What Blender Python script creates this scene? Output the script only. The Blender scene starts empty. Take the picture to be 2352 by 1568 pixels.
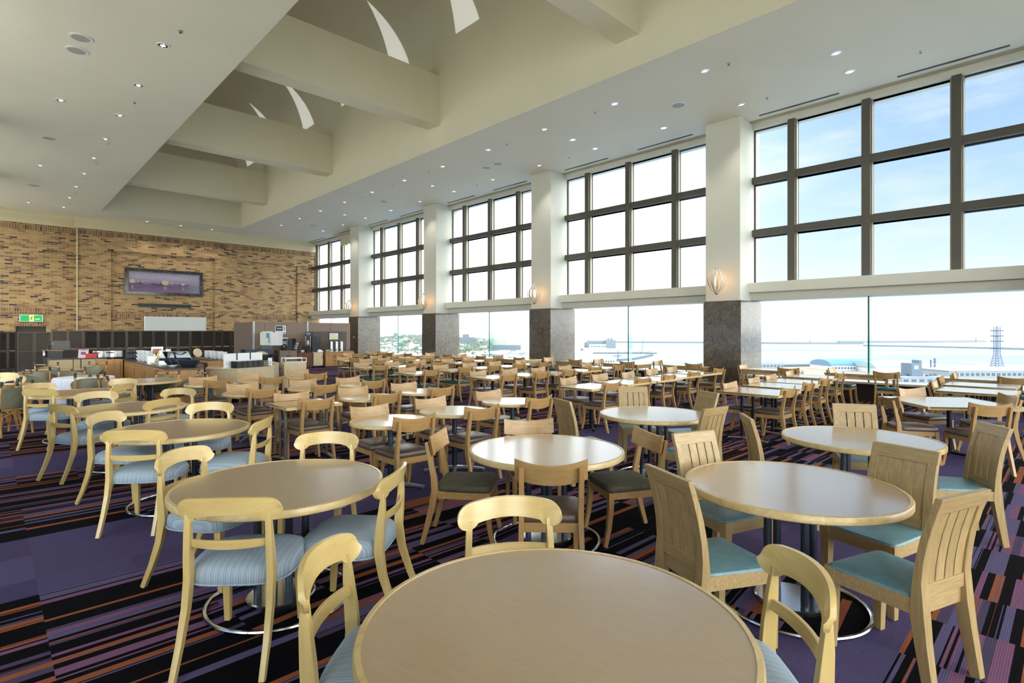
SKY_BASE, SKY_GLOW, SKY_BACK, SUN_E, LAMP_E, EXPO = 0.92, 5.2, 5.2, 2.2, 45, 1.08
HAZE = .00013
import bpy, bmesh, math, random
from mathutils import Vector, Matrix
random.seed(7)
PI = math.pi
SC = bpy.context.scene
COL = SC.collection
# ---- camera constants: level lens, 43.9 degrees right of the hall's long axis (+Y); windows are at +X
F, CX, HY, EYE = 1252.0, 1176.0, 763.0, 1.64
TH = math.atan2(1206.0, F)
S_, C_ = math.sin(TH), math.cos(TH)

def at(px, py, z):
    """the point at height z seen at photo pixel (px, py)"""
    d = (EYE - z) * F / (py - HY)
    l = (px - CX) / F * d
    return Vector((d * S_ + l * C_, d * C_ - l * S_, z))

def on_depth(px, py, d):
    l = (px - CX) / F * d
    return Vector((d * S_ + l * C_, d * C_ - l * S_, EYE + (HY - py) / F * d))

def weigh_normals(me):
    """big faces stay flat next to their rounded edges"""
    fan = {}
    for p in me.polygons:
        for v in p.vertices: fan.setdefault(v, []).append(p)
    out = []
    for p in me.polygons:
        n = p.normal
        for v in p.vertices:
            t = Vector((0,0,0))
            for q in fan[v]:
                if n.dot(q.normal) > .64: t += q.normal*q.area
            out.append(t.normalized() if t.length > 1e-12 else n)
    me.normals_split_custom_set(out)

class MB:
    """collects shapes, then becomes ONE mesh object"""
    def __init__(s):
        s.v = []; s.f = []; s.m = []; s.cur = 0
    def add(s, vs, fs):
        o = len(s.v)
        s.v += [tuple(v) for v in vs]
        for f in fs:
            s.f.append(tuple(i + o for i in f)); s.m.append(s.cur)
        return o
    def mat(s, i): s.cur = i; return s
    def box(s, x0, x1, y0, y1, z0, z1):
        s.add([(x0,y0,z0),(x1,y0,z0),(x1,y1,z0),(x0,y1,z0),(x0,y0,z1),(x1,y0,z1),(x1,y1,z1),(x0,y1,z1)],
              [(0,3,2,1),(4,5,6,7),(0,1,5,4),(1,2,6,5),(2,3,7,6),(3,0,4,7)]); return s
    def rbox(s, cx, cy, z0, z1, w, d, rot):
        c, n = math.cos(rot), math.sin(rot)
        P = [(-w/2,-d/2),(w/2,-d/2),(w/2,d/2),(-w/2,d/2)]
        s.prism([(cx+x*c-y*n, cy+x*n+y*c) for x, y in P], z0, z1); return s
    def prism(s, poly, z0, z1):
        n = len(poly)
        vs = [(x,y,z0) for x,y in poly] + [(x,y,z1) for x,y in poly]
        fs = [tuple(range(n-1,-1,-1)), tuple(range(n,2*n))] + [(i,(i+1)%n,n+(i+1)%n,n+i) for i in range(n)]
        s.add(vs, fs); return s
    def taper(s, b, t):
        """b, t: (cx, cy, z, w, d) bottom and top rectangles"""
        vs = []
        for cx, cy, z, w, d in (b, t):
            vs += [(cx-w/2,cy-d/2,z),(cx+w/2,cy-d/2,z),(cx+w/2,cy+d/2,z),(cx-w/2,cy+d/2,z)]
        s.add(vs, [(0,3,2,1),(4,5,6,7),(0,1,5,4),(1,2,6,5),(2,3,7,6),(3,0,4,7)]); return s
    def bar(s, pts, wx, t):
        """a rectangular bar along points in a Y-Z profile; wx = width along X, t = thickness in the profile"""
        n = len(pts)
        W = wx if isinstance(wx, (list, tuple)) else [wx]*n
        T = t if isinstance(t, (list, tuple)) else [t]*n
        vs = []
        for i, p in enumerate(pts):
            a = Vector(pts[max(i-1,0)]); b = Vector(pts[min(i+1,n-1)])
            d = b - a; ny, nz = -d.z, d.y
            L = math.hypot(ny, nz) or 1
            ny /= L; nz /= L
            x, y, z = p; w = W[i]/2; h = T[i]/2
            vs += [(x-w,y-ny*h,z-nz*h),(x+w,y-ny*h,z-nz*h),(x+w,y+ny*h,z+nz*h),(x-w,y+ny*h,z+nz*h)]
        fs = [(3,2,1,0), tuple(4*(n-1)+k for k in range(4))]
        for i in range(n-1):
            for k in range(4):
                a, b = 4*i+k, 4*i+(k+1)%4
                fs.append((a,b,b+4,a+4))
        s.add(vs, fs); return s
    def tube(s, pts, r, n=8, closed=False):
        pts = [Vector(p) for p in pts]; m = len(pts)
        R = r if isinstance(r, (list, tuple)) else [r]*m
        vs = []; up = Vector((0,0,1))
        prev = None
        for i, p in enumerate(pts):
            if closed: d = pts[(i+1)%m] - pts[i-1]
            else: d = pts[min(i+1,m-1)] - pts[max(i-1,0)]
            d.normalize()
            if prev is None:
                a = d.orthogonal().normalized()
            else:
                a = prev - d*prev.dot(d)
                a = a.normalized() if a.length > 1e-6 else d.orthogonal().normalized()
            prev = a; b = d.cross(a)
            for k in range(n):
                th = 2*PI*k/n
                vs.append(p + (a*math.cos(th) + b*math.sin(th))*R[i])
        fs = []
        for i in range(m if closed else m-1):
            j = (i+1) % m
            for k in range(n):
                k2 = (k+1)%n
                fs.append((i*n+k, i*n+k2, j*n+k2, j*n+k))
        if not closed:
            fs.append(tuple(range(n-1,-1,-1))); fs.append(tuple((m-1)*n+k for k in range(n)))
        s.add(vs, fs); return s
    def lathe(s, prof, n=24, c=(0,0,0)):
        vs = []; fs = []; m = len(prof)
        for r, z in prof:
            for k in range(n):
                a = 2*PI*k/n
                vs.append((c[0]+r*math.cos(a), c[1]+r*math.sin(a), c[2]+z))
        for i in range(m-1):
            for k in range(n):
                k2 = (k+1)%n
                fs.append((i*n+k, i*n+k2, (i+1)*n+k2, (i+1)*n+k))
        ring = prof[0] == prof[-1]
        if prof[0][0] > 1e-5 and not ring: fs.append(tuple(range(n-1,-1,-1)))
        if prof[-1][0] > 1e-5 and not ring: fs.append(tuple((m-1)*n+k for k in range(n)))
        s.add(vs, fs); return s
    def slab(s, front, back):
        """two matching grids (rows of points) joined into a closed solid"""
        R, Cn = len(front), len(front[0])
        vs = [p for row in front for p in row] + [p for row in back for p in row]
        N = R*Cn; fs = []
        for i in range(R-1):
            for j in range(Cn-1):
                a = i*Cn+j
                fs.append((a,a+1,a+Cn+1,a+Cn)); fs.append((N+a,N+a+Cn,N+a+Cn+1,N+a+1))
        ring = [j for j in range(Cn)] + [i*Cn+Cn-1 for i in range(1,R)] + [(R-1)*Cn+j for j in range(Cn-2,-1,-1)] + [i*Cn for i in range(R-2,0,-1)]
        for k in range(len(ring)):
            a, b = ring[k], ring[(k+1)%len(ring)]
            fs.append((b,a,N+a,N+b))
        s.add(vs, fs); return s
    def xf(s, M, start=0):
        for i in range(start, len(s.v)):
            s.v[i] = tuple(M @ Vector(s.v[i]))
        return s
    def mesh(s, name, mats, bevel=0, smooth=35, weld=True):
        me = bpy.data.meshes.new(name)
        me.from_pydata(s.v, [], s.f)
        ms = mats if isinstance(mats, (list, tuple)) else [mats]
        for m in ms: me.materials.append(m)
        for p, i in zip(me.polygons, s.m): p.material_index = i
        bm = bmesh.new(); bm.from_mesh(me)
        if weld: bmesh.ops.remove_doubles(bm, verts=bm.verts, dist=1e-5)
        bmesh.ops.recalc_face_normals(bm, faces=bm.faces)
        if bevel:
            es = [e for e in bm.edges if len(e.link_faces) == 2 and e.calc_face_angle(0) > math.radians(38)]
            bmesh.ops.bevel(bm, geom=es, offset=bevel, segments=2, profile=0.6, affect='EDGES', clamp_overlap=True)
        bm.to_mesh(me); bm.free()
        if smooth:
            for p in me.polygons: p.use_smooth = True
            me.set_sharp_from_angle(angle=math.radians(smooth))
            if bevel: weigh_normals(me)
        return me
    def build(s, name, mats, parent=None, bevel=0, smooth=35, weld=True):
        o = bpy.data.objects.new(name, s.mesh(name, mats, bevel, smooth, weld))
        COL.objects.link(o)
        if parent is not None: o.parent = parent
        return o

def tag(o, label=None, cat=None, group=None, kind=None):
    if label: o['label'] = label
    if cat: o['category'] = cat
    if group: o['group'] = group
    if kind: o['kind'] = kind
    return o

def empty(name, loc=(0,0,0), rz=0, label=None, cat=None, group=None, kind=None):
    o = bpy.data.objects.new(name, None)
    o.empty_display_size = 0.1
    COL.objects.link(o)
    o.location = loc; o.rotation_euler = (0,0,rz)
    return tag(o, label, cat, group, kind)

KIDS = {}
def children(o):
    return [c for c in bpy.data.objects if c.parent is o]

def copy_tree(o, parent=None, kids=None):
    c = o.copy(); COL.objects.link(c)
    if parent is not None:
        c.parent = parent
    for ch in (KIDS.setdefault(o.name, children(o))):
        copy_tree(ch, c)
    return c

class Proto:
    """first use moves the original, later uses copy it and its parts"""
    def __init__(s, root): s.root = root; s.used = False; s.tree = None
    def put(s, loc, rz, label, cat, group=None, mats=None, scale=None):
        if not s.used:
            o = s.root; s.used = True
            s.snapshot(o)
        else:
            o = copy_tree(s.root)
        o.location = loc; o.rotation_euler = (0,0,rz)
        for k in ('label','category','group'):
            if k in o: del o[k]
        return tag(o, label, cat, group)
    def snapshot(s, o):
        for c in KIDS.setdefault(o.name, children(o)): s.snapshot(c)
# ------------------------------------------------------------------ materials
def srgb(r, g, b):
    f = lambda c: c/12.92 if c <= .04045 else ((c+.055)/1.055)**2.4
    return (f(r/255), f(g/255), f(b/255), 1)

class NT:
    def __init__(s, name):
        s.m = bpy.data.materials.new(name); s.m.use_nodes = True
        s.t = s.m.node_tree; s.n = s.t.nodes; s.l = s.t.links
        s.b = s.n['Principled BSDF']; s.out = s.n['Material Output']
    def new(s, typ, **k):
        n = s.n.new(typ)
        for a, v in k.items(): setattr(n, a, v)
        return n
    def link(s, a, b): s.l.new(a, b)
    def set(s, **k):
        for a, v in k.items(): s.b.inputs[a.replace('_', ' ')].default_value = v
        return s
    def coord(s, kind='Object', scale=(1,1,1), rot=(0,0,0), loc=(0,0,0)):
        c = s.new('ShaderNodeTexCoord'); m = s.new('ShaderNodeMapping')
        m.inputs['Scale'].default_value = scale; m.inputs['Rotation'].default_value = rot; m.inputs['Location'].default_value = loc
        s.link(c.outputs[kind], m.inputs['Vector']); return m.outputs['Vector']
    def noise(s, vec, scale=5, detail=3, rough=.5, dist=0):
        n = s.new('ShaderNodeTexNoise')
        n.inputs['Scale'].default_value = scale; n.inputs['Detail'].default_value = detail
        n.inputs['Roughness'].default_value = rough; n.inputs['Distortion'].default_value = dist
        if vec is not None: s.link(vec, n.inputs['Vector'])
        return n.outputs['Fac']
    def ramp(s, fac, stops, interp='LINEAR'):
        r = s.new('ShaderNodeValToRGB'); cr = r.color_ramp; cr.interpolation = interp
        while len(cr.elements) < len(stops): cr.elements.new(.5)
        for e, (p, c) in zip(cr.elements, stops): e.position = p; e.color = c
        s.link(fac, r.inputs['Fac']); return r.outputs['Color']
    def math(s, op, a, b=None, c=None):
        n = s.new('ShaderNodeMath', operation=op)
        for i, v in enumerate((a, b, c)):
            if v is None: continue
            if isinstance(v, (int, float)): n.inputs[i].default_value = v
            else: s.link(v, n.inputs[i])
        return n.outputs[0]
    def mix(s, fac, a, b, mode='MIX'):
        n = s.new('ShaderNodeMix', data_type='RGBA', blend_type=mode)
        for sock, v in ((n.inputs[0], fac), (n.inputs[6], a), (n.inputs[7], b)):
            if isinstance(v, (int, float)): sock.default_value = v
            elif isinstance(v, tuple): sock.default_value = v
            else: s.link(v, sock)
        return n.outputs[2]
    def bump(s, h, strength=.2, dist=.01):
        n = s.new('ShaderNodeBump'); n.inputs['Strength'].default_value = strength; n.inputs['Distance'].default_value = dist
        s.link(h, n.inputs['Height']); s.link(n.outputs['Normal'], s.b.inputs['Normal'])
    def col(s, c): s.link(c, s.b.inputs['Base Color']); return s

def plain(name, c, rough=.5, metal=0, spec=.5, var=0):
    t = NT(name); t.set(Base_Color=c, Roughness=rough, Metallic=metal); t.b.inputs['Specular IOR Level'].default_value = spec
    if var:
        f = t.noise(t.coord('Object', (3,3,3)), 4, 4)
        d = tuple(x*(1-var) for x in c[:3]) + (1,)
        t.col(t.ramp(f, [(.3, d), (.7, c)]))
    return t.m

def wood(name, light, dark, axis='z', rough=.35, coat=.25, scale=1.0, spread=.06):
    t = NT(name)
    st = {'x': (1.2,14,14), 'y': (14,1.2,14), 'z': (14,14,1.2)}[axis]
    v = t.coord('Object', tuple(a*scale for a in st))
    f = t.noise(v, 2.2, 5, .6, .6)
    c = t.ramp(f, [(.28, dark), (.72, light)])
    oi = t.new('ShaderNodeObjectInfo')
    k = t.math('MULTIPLY_ADD', oi.outputs['Random'], spread*2, 1-spread)
    hs = t.new('ShaderNodeHueSaturation'); t.link(k, hs.inputs['Value']); t.link(c, hs.inputs['Color'])
    t.col(hs.outputs['Color'])
    t.set(Roughness=rough, Coat_Weight=coat, Coat_Roughness=.2)
    return t.m

M = {}
B_L, B_D = srgb(184,148,98), srgb(160,124,76)
for ax in 'xz': M['oak_'+ax] = wood('chair_oak_'+ax, B_L, B_D, ax, .36, .2)
K_L, K_D = srgb(216,190,128), srgb(198,168,104)
for ax in 'xz': M['maple_'+ax] = wood('maple_'+ax, K_L, K_D, ax, .28, .4, .8)
for ax in 'xz': M['slat_'+ax] = wood('slat_oak_'+ax, srgb(184,158,112), srgb(156,130,88), ax, .42, .1, 2.0)
M['edge'] = wood('table_edge_wood', srgb(214,190,138), srgb(190,160,106), 'x', .35, .3)
M['cab_oak'] = wood('cabinet_oak', srgb(182,138,84), srgb(160,116,66), 'z', .42, .1, .5)
M['cab_pale'] = wood('cabinet_pale', srgb(206,190,158), srgb(192,174,140), 'z', .45, .05, .5)
M['cab_red'] = wood('cabinet_redwood', srgb(112,66,42), srgb(92,52,32), 'z', .4, .1, .5)
M['cab_grey'] = wood('cabinet_greywood', srgb(132,114,98), srgb(112,96,82), 'z', .45, .05, .5)

def laminate(name, c1, c2, rough):
    t = NT(name)
    f = t.noise(t.coord('Object', (30,3,3)), 3, 6, .7)
    t.col(t.ramp(f, [(.3, c2), (.7, c1)]))
    t.set(Roughness=rough, Coat_Weight=1.0, Coat_Roughness=.16, Coat_IOR=2.8)
    t.b.inputs['Specular IOR Level'].default_value = .5
    g = t.noise(t.coord('Object', (60,8,8)), 4, 4)
    t.bump(g, .035, .004)
    return t.m
M['lam'] = laminate('brown_laminate', srgb(178,148,116), srgb(168,138,106), .28)
M['lam_oak'] = laminate('oak_laminate', srgb(206,176,132), srgb(188,156,112), .24)

def fabric(name, c, c2=None, rough=.8, stripe=0):
    t = NT(name)
    if stripe:
        v = t.coord('Object', (1,1,1)); sp = t.new('ShaderNodeSeparateXYZ'); t.link(v, sp.inputs[0])
        w = t.math('SINE', t.math('MULTIPLY', sp.outputs['X'], stripe))
        w2 = t.math('SINE', t.math('MULTIPLY', sp.outputs['X'], stripe*.37))
        f = t.math('MULTIPLY_ADD', t.math('ADD', w, t.math('MULTIPLY', w2, .5)), .3, .5)
        t.col(t.mix(f, c, c2)); t.bump(f, .15, .003)
    else:
        f = t.noise(t.coord('Object', (8,8,8)), 3, 4)
        t.col(t.ramp(f, [(.3, c2 or tuple(x*.85 for x in c[:3])+(1,)), (.7, c)]))
    t.set(Roughness=rough)
    return t.m
M['blue_stripe'] = fabric('blue_striped_fabric', srgb(164,178,190), srgb(128,144,160), .7, 520)
M['brown_vinyl'] = fabric('brown_vinyl', srgb(98,80,72), srgb(84,68,60), .32)
M['green_vinyl'] = fabric('green_vinyl', srgb(18,78,74), srgb(12,60,58), .3)
M['olive_cloth'] = fabric('olive_cloth', srgb(84,80,62), srgb(70,66,50), .75)
M['teal_vinyl'] = fabric('teal_vinyl', srgb(112,150,160), srgb(98,136,146), .36)
M['cushion'] = fabric('grey_cushion', srgb(132,134,120), srgb(108,108,96), .8)
M['steel_dark'] = plain('blue_grey_steel', srgb(74,84,98), .38, .85)
M['taupe_steel'] = plain('taupe_painted_steel', srgb(108,98,90), .4, .2)
M['black_steel'] = plain('black_steel', srgb(20,20,26), .35, .5)
M['chrome'] = plain('polished_steel', srgb(205,208,212), .16, 1)
M['alu'] = plain('brushed_aluminium', srgb(190,194,198), .3, .9)
M['steel'] = plain('stainless_steel', srgb(190,192,192), .22, 1)
M['white_paint'] = plain('white_ceramic', srgb(232,234,236), .25)
M['black_plastic'] = plain('black_plastic', srgb(20,22,26), .35)
M['dark_bowl'] = plain('blue_black_ceramic', srgb(38,48,62), .3)
M['cloth_white'] = plain('white_tablecloth', srgb(226,228,240), .85)
M['cloth_lilac'] = plain('lilac_tablecloth', srgb(168,166,186), .85)
M['cloth_taupe'] = plain('taupe_overcloth', srgb(118,106,100), .85)
M['bamboo'] = wood('bamboo_cane', srgb(206,160,94), srgb(168,116,60), 'x', .35, .3, 2)
M['bind_green'] = plain('green_cane_binding', srgb(34,62,58), .5)
M['bind_brown'] = plain('brown_cane_binding', srgb(82,44,38), .5)

def plaster(name, c, rough=.75, bump=.03):
    t = NT(name)
    f = t.noise(t.coord('Object', (1,1,1)), .6, 4)
    d = tuple(x*.955 for x in c[:3])+(1,)
    t.col(t.ramp(f, [(.3, d), (.7, c)])); t.set(Roughness=rough)
    t.bump(t.noise(t.coord('Object', (1,1,1)), 60, 3), bump, .01)
    return t.m
M['ceiling'] = plaster('ceiling_plaster', srgb(232,232,218), .62)
M['plaster'] = plaster('cream_plaster', srgb(230,226,204))
M['col_plaster'] = plaster('column_plaster', srgb(218,219,208), .6)
M['cornice'] = plaster('cornice_cream', srgb(226,214,176))
M['bronze'] = plain('bronze_mullion', srgb(92,88,80), .45, .25)
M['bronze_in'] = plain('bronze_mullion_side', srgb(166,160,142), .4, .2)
M['sash'] = plain('dark_sash', srgb(54,52,54), .4, .3)
M['skirt_dark'] = plain('dark_brown_panelling', srgb(52,42,38), .4)
M['sill_white'] = plain('pale_sill_stone', srgb(214,210,200), .3)

def brick(name, soldier=False):
    t = NT(name)
    v = t.coord('Object', (1,1,1), rot=(PI/2,0,0) if not soldier else (PI/2,0,PI/2))
    b = t.new('ShaderNodeTexBrick'); t.link(v, b.inputs['Vector'])
    b.inputs['Color1'].default_value = (0,0,0,1); b.inputs['Color2'].default_value = (1,1,1,1); b.inputs['Mortar'].default_value = (.5,.5,.5,1)
    b.inputs['Scale'].default_value = 1; b.inputs['Mortar Size'].default_value = .007; b.inputs['Mortar Smooth'].default_value = .2
    b.inputs['Brick Width'].default_value = .29; b.inputs['Row Height'].default_value = .082 if not soldier else .09
    b.inputs['Bias'].default_value = 0
    if soldier: b.offset = 0
    c = t.ramp(b.outputs['Color'], [(0, srgb(66,54,54)), (.07, srgb(78,62,58)), (.11, srgb(134,100,72)), (.3, srgb(150,112,78)), (.34, srgb(176,142,96)), (.6, srgb(188,154,106)), (.8, srgb(166,128,84)), (1, srgb(196,164,112))]
               if not soldier else [(0, srgb(92,70,58)), (.2, srgb(128,96,68)), (.5, srgb(150,114,78)), (.8, srgb(166,130,88)), (1, srgb(112,84,66))], 'LINEAR')
    t.col(t.mix(b.outputs['Fac'], c, srgb(196,176,138))); t.set(Roughness=.8)
    inv = t.math('SUBTRACT', 1.0, b.outputs['Fac']); t.bump(inv, .5, .006)
    return t.m
M['brick'] = brick('tan_brick'); M['soldier'] = brick('soldier_brick', True)

def marble(name, base, vein, dark):
    t = NT(name); v = t.coord('Object', (1,1,1))
    f = t.noise(v, 3.5, 9, .72, 1.2)
    c = t.ramp(f, [(.3, dark), (.55, base), (.75, dark)])
    w = t.new('ShaderNodeTexVoronoi', feature='DISTANCE_TO_EDGE'); w.inputs['Scale'].default_value = 8
    n = t.new('ShaderNodeTexNoise'); n.inputs['Scale'].default_value = 4; n.inputs['Detail'].default_value = 6; t.link(v, n.inputs['Vector'])
    mx = t.mix(.6, v, n.outputs['Color']); t.link(mx, w.inputs['Vector'])
    e = t.ramp(w.outputs['Distance'], [(0, (1,1,1,1)), (.05, (0,0,0,1))])
    e2 = t.math('MULTIPLY', e, t.noise(v, 6, 3))
    t.col(t.mix(e2, c, vein)); t.set(Roughness=.14)
    return t.m
M['marble'] = marble('brown_marble', srgb(92,84,74), srgb(156,144,120), srgb(50,45,42))

def carpet():
    t = NT('striped_carpet_tiles')
    v = t.coord('Object', (1,1,1)); sp = t.new('ShaderNodeSeparateXYZ'); t.link(v, sp.inputs[0])
    X, Y = sp.outputs['X'], sp.outputs['Y']
    ts = .522
    ix = t.math('FLOOR', t.math('DIVIDE', t.math('SUBTRACT', X, .235), ts))
    iy = t.math('FLOOR', t.math('DIVIDE', t.math('SUBTRACT', Y, .64), ts))
    # pairs of tiles share one run of stripes so that stripes break irregularly
    wn = t.new('ShaderNodeTexWhiteNoise', noise_dimensions='2D'); cb = t.new('ShaderNodeCombineXYZ')
    t.link(ix, cb.inputs[0]); t.link(t.math('FLOOR', t.math('DIVIDE', iy, 2.0)), cb.inputs[1]); t.link(cb.outputs[0], wn.inputs['Vector'])
    yy = t.math('ADD', Y, t.math('MULTIPLY', t.math('FLOOR', t.math('MULTIPLY', wn.outputs['Value'], 6)), 3.17))
    def vor(scale, off):
        q = t.new('ShaderNodeTexVoronoi', voronoi_dimensions='1D'); q.inputs['Scale'].default_value = scale
        t.link(t.math('ADD', yy, off), q.inputs['W']); s = t.new('ShaderNodeSeparateColor'); t.link(q.outputs['Color'], s.inputs[0]); return s.outputs['Red']
    blk, mau, ora, vio, gry = srgb(15,13,18), srgb(118,82,110), srgb(142,82,56), srgb(92,84,118), srgb(76,66,92)
    a = t.ramp(vor(21, 0), [(0, blk), (.44, mau), (.58, blk), (.62, vio), (.74, ora), (.86, blk), (.9, gry)], 'CONSTANT')
    thin = t.ramp(vor(62, 9.3), [(0, (0,0,0,1)), (.91, (1,1,1,1))], 'CONSTANT')
    thinc = t.ramp(vor(62, 4.1), [(0, blk), (.55, ora), (.75, vio)], 'CONSTANT')
    stripes = t.mix(thin, a, thinc)
    # plain purple bands of tiles along the hall's width
    fr = t.math('FRACT', t.math('DIVIDE', t.math('SUBTRACT', Y, .64), 7.42*ts))
    band = t.math('LESS_THAN', fr, .335)
    w2 = t.new('ShaderNodeTexWhiteNoise', noise_dimensions='2D'); cb2 = t.new('ShaderNodeCombineXYZ')
    t.link(ix, cb2.inputs[0]); t.link(iy, cb2.inputs[1]); t.link(cb2.outputs[0], w2.inputs['Vector'])
    pur = t.mix(w2.outputs['Value'], srgb(76,68,102), srgb(90,82,120))
    mott = t.noise(v, 3, 5, .6)
    pur = t.mix(t.math('MULTIPLY', mott, .35), pur, srgb(58,50,74))
    c = t.mix(band, stripes, pur)
    t.col(c); t.set(Roughness=.92); t.b.inputs['Specular IOR Level'].default_value = .05
    t.bump(t.math('SINE', t.math('MULTIPLY', Y, 620)), .12, .002)
    return t.m
M['carpet'] = carpet()

def pane(name, tint, gloss=.06, edge=0):
    t = NT(name); t.n.remove(t.b)
    tr = t.new('ShaderNodeBsdfTransparent'); tr.inputs['Color'].default_value = tint
    gl = t.new('ShaderNodeBsdfGlossy'); gl.inputs['Roughness'].default_value = .05
    fr = t.new('ShaderNodeFresnel'); fr.inputs['IOR'].default_value = 1.35
    mx = t.new('ShaderNodeMixShader'); t.link(t.math('MULTIPLY', fr.outputs[0], .25), mx.inputs['Fac'])
    t.link(tr.outputs[0], mx.inputs[1]); t.link(gl.outputs[0], mx.inputs[2]); t.link(mx.outputs[0], t.out.inputs['Surface'])
    return t.m
M['glass'] = pane('window_glass', (.97,.985,.985,1))
M['fin'] = pane('green_glass_fin', (.78,.96,.93,1))
M['fin_edge'] = plain('green_glass_edge', srgb(38,92,78), .1)

def emit(name, c, k):
    t = NT(name); t.set(Base_Color=c, Emission_Color=c, Emission_Strength=k, Roughness=.5); return t.m
M['lamp_on'] = emit('lit_lamp', (1,.95,.86,1), .8)
M['sconce_bulb'] = emit('warm_bulb', (1,.5,.14,1), 7.0)
M['exit_green'] = emit('exit_green', srgb(20,150,80), .55)
M['exit_pale'] = emit('exit_pale', srgb(240,240,120), .75)
M['skylight'] = emit('skylight_glow', (1,.99,.93,1), .16)
M['speaker'] = plain('speaker_grille', srgb(168,170,164), .6)
M['louvre_dark'] = wood('louvre_dark', srgb(48,36,30), srgb(34,26,22), 'x', .4, .1)
M['louvre_taupe'] = wood('louvre_taupe', srgb(98,86,80), srgb(82,72,66), 'x', .45, .05)
M['partition'] = plain('taupe_partition', srgb(142,124,112), .7, 0, .3)
M['frame_black'] = marble('dark_frame', srgb(40,36,34), srgb(150,150,150), srgb(20,18,18))
# ------------------------------------------------------------------ the hall
XW = 15.0; ZC = 7.3; XL, XR = 3.83, 9.97; YB = 33.8; YN = -7.0
def struct(name, mb, m, parent=None, bevel=0, smooth=35):
    o = mb.build(name, m, parent, bevel, smooth)
    if parent is None: o['kind'] = 'structure'
    return o
b = MB(); b.box(-1.7, 15.4, YN, 34.3, -.2, 0); struct('floor', b, M['carpet'], smooth=0)
b = MB()
b.box(-1.7, XL-.01, YN, 34.3, ZC, ZC+.2); b.box(XR+.01, 15.5, YN, 34.3, ZC, ZC+.2); b.box(XL-.01, XR+.01, 31.61, 34.3, ZC, ZC+.2)
struct('ceiling', b, M['ceiling'], smooth=0)
# coffer: upright sides, barrel vault, end wall
b = MB()
ZV, RV, XV = 9.6, (XR-XL)/2, (XR+XL)/2
prof_i = [(XR, ZC+.001)] + [(XV+RV*math.cos(a), ZV+RV*math.sin(a)) for a in [PI*i/40 for i in range(41)]] + [(XL, ZC+.001)]
prof_o = [(XR+.15, ZC+.001)] + [(XV+(RV+.15)*math.cos(a), ZV+(RV+.15)*math.sin(a)) for a in [PI*i/40 for i in range(41)]] + [(XL-.15, ZC+.001)]
b.slab([[(x, YN, z) for x, z in prof_i], [(x, 31.6, z) for x, z in prof_i]], [[(x, YN, z) for x, z in prof_o], [(x, 31.6, z) for x, z in prof_o]])
b.prism([(XL,31.6),(XR,31.6),(XR,31.75),(XL,31.75)], ZC+.001, 13)
struct('ceiling_coffer', b, M['plaster'])
BEAMS = [-.6, 6.47, 13.55, 20.68, 27.75]
for y in BEAMS:
    b = MB(); b.box(XL-.05, XR+.05, y, y+.57, 7.97, 9.48); struct('ceiling_beam', b, M['plaster'], smooth=0)
# pointed panels glow in place of daylit vault slots, either side of each beam
for y in BEAMS[1:]:
    for s, flip in ((-1,0),(1,0),(-1,1),(1,1)):
        yc = y + .285 + s*1.75
        if yc > 30.9 : continue
        fr, bk = [], []
        for i in range(15):
            a = math.radians(14.4 + 40.6*i/14); a = PI-a if flip else a; w = .52*(1-(i/14)**1.25)+.002
            r1, r2 = RV-.012, RV+.03
            fr.append([(XV+r1*math.cos(a), yc-w, ZV+r1*math.sin(a)), (XV+r1*math.cos(a), yc+w, ZV+r1*math.sin(a))])
            bk.append([(XV+r2*math.cos(a), yc-w, ZV+r2*math.sin(a)), (XV+r2*math.cos(a), yc+w, ZV+r2*math.sin(a))])
        b = MB(); b.slab(fr, bk); struct('ceiling_skylight', b, M['skylight'])

# brick wall at the far end
b = MB()
b.box(3.11, 4.5, YB, 34.2, 0, 5.77); b.box(9.28, 11.3, YB, 34.2, 0, 5.77); b.box(13.96, 15.4, YB, 34.2, 0, 5.77)
b.box(3.11, 15.4, YB, 34.2, 5.77, ZC); b.box(4.5, 9.28, YB+.1, 34.2, 0, 5.77); b.box(11.3, 13.96, YB+.1, 34.2, 0, 5.77)
b.box(-1.7, .95, YB+.28, 34.2, 0, ZC); b.box(2.05, 3.11, YB+.28, 34.2, 0, ZC); b.box(.95, 2.05, YB+.28, 34.2, 1.93, ZC)
wf = struct('wall_far', b, M['brick'], smooth=0)
b = MB()
b.box(3.11, 15.4, YB-.015, YB+.02, 6.45, 6.78); b.box(-1.7, 3.11, YB+.265, YB+.3, 6.45, 6.78)
b.box(4.52, 9.26, YB+.08, YB+.12, 2.4, 2.7); b.box(11.32, 13.94, YB+.08, YB+.12, 2.4, 2.7)
b.box(-1.7, 2.2, YB+.265, YB+.3, 2.5, 2.78); b.box(.93, 2.07, YB+.262, YB+.3, 1.93, 2.17)
struct('brick_course', b, M['soldier'], wf, smooth=0)
d = MB(); d.box(.95, 2.05, YB+.42, YB+.5, 0, 1.93)
struct('door_1', d, plain('door_brown', srgb(70,62,44), .5), smooth=0)
cp = [(0,6.74),(-.05,6.74),(-.07,6.84),(-.1,6.88),(-.1,7.08),(-.16,7.16),(-.2,7.22),(-.2,ZC),(0,ZC)]
def cornice(n, x0, x1, y):
    b = MB(); k = len(cp)
    b.add([(x0, y+p, z) for p, z in cp] + [(x1, y+p, z) for p, z in cp], [tuple(range(k)), tuple(range(2*k-1,k-1,-1))] + [(i,(i+1)%k,k+(i+1)%k,k+i) for i in range(k)])
    struct(n, b, M['cornice'], smooth=0)
cornice('trim_1', 3.05, 15.2, YB); cornice('trim_2', -1.6, 3.11, YB+.28)
b = MB(); b.tube([(3.16, YB-.03, 1.6), (3.16, YB-.03, 6.74)], .025, 8); struct('trim_3', b, M['cornice'])
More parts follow.
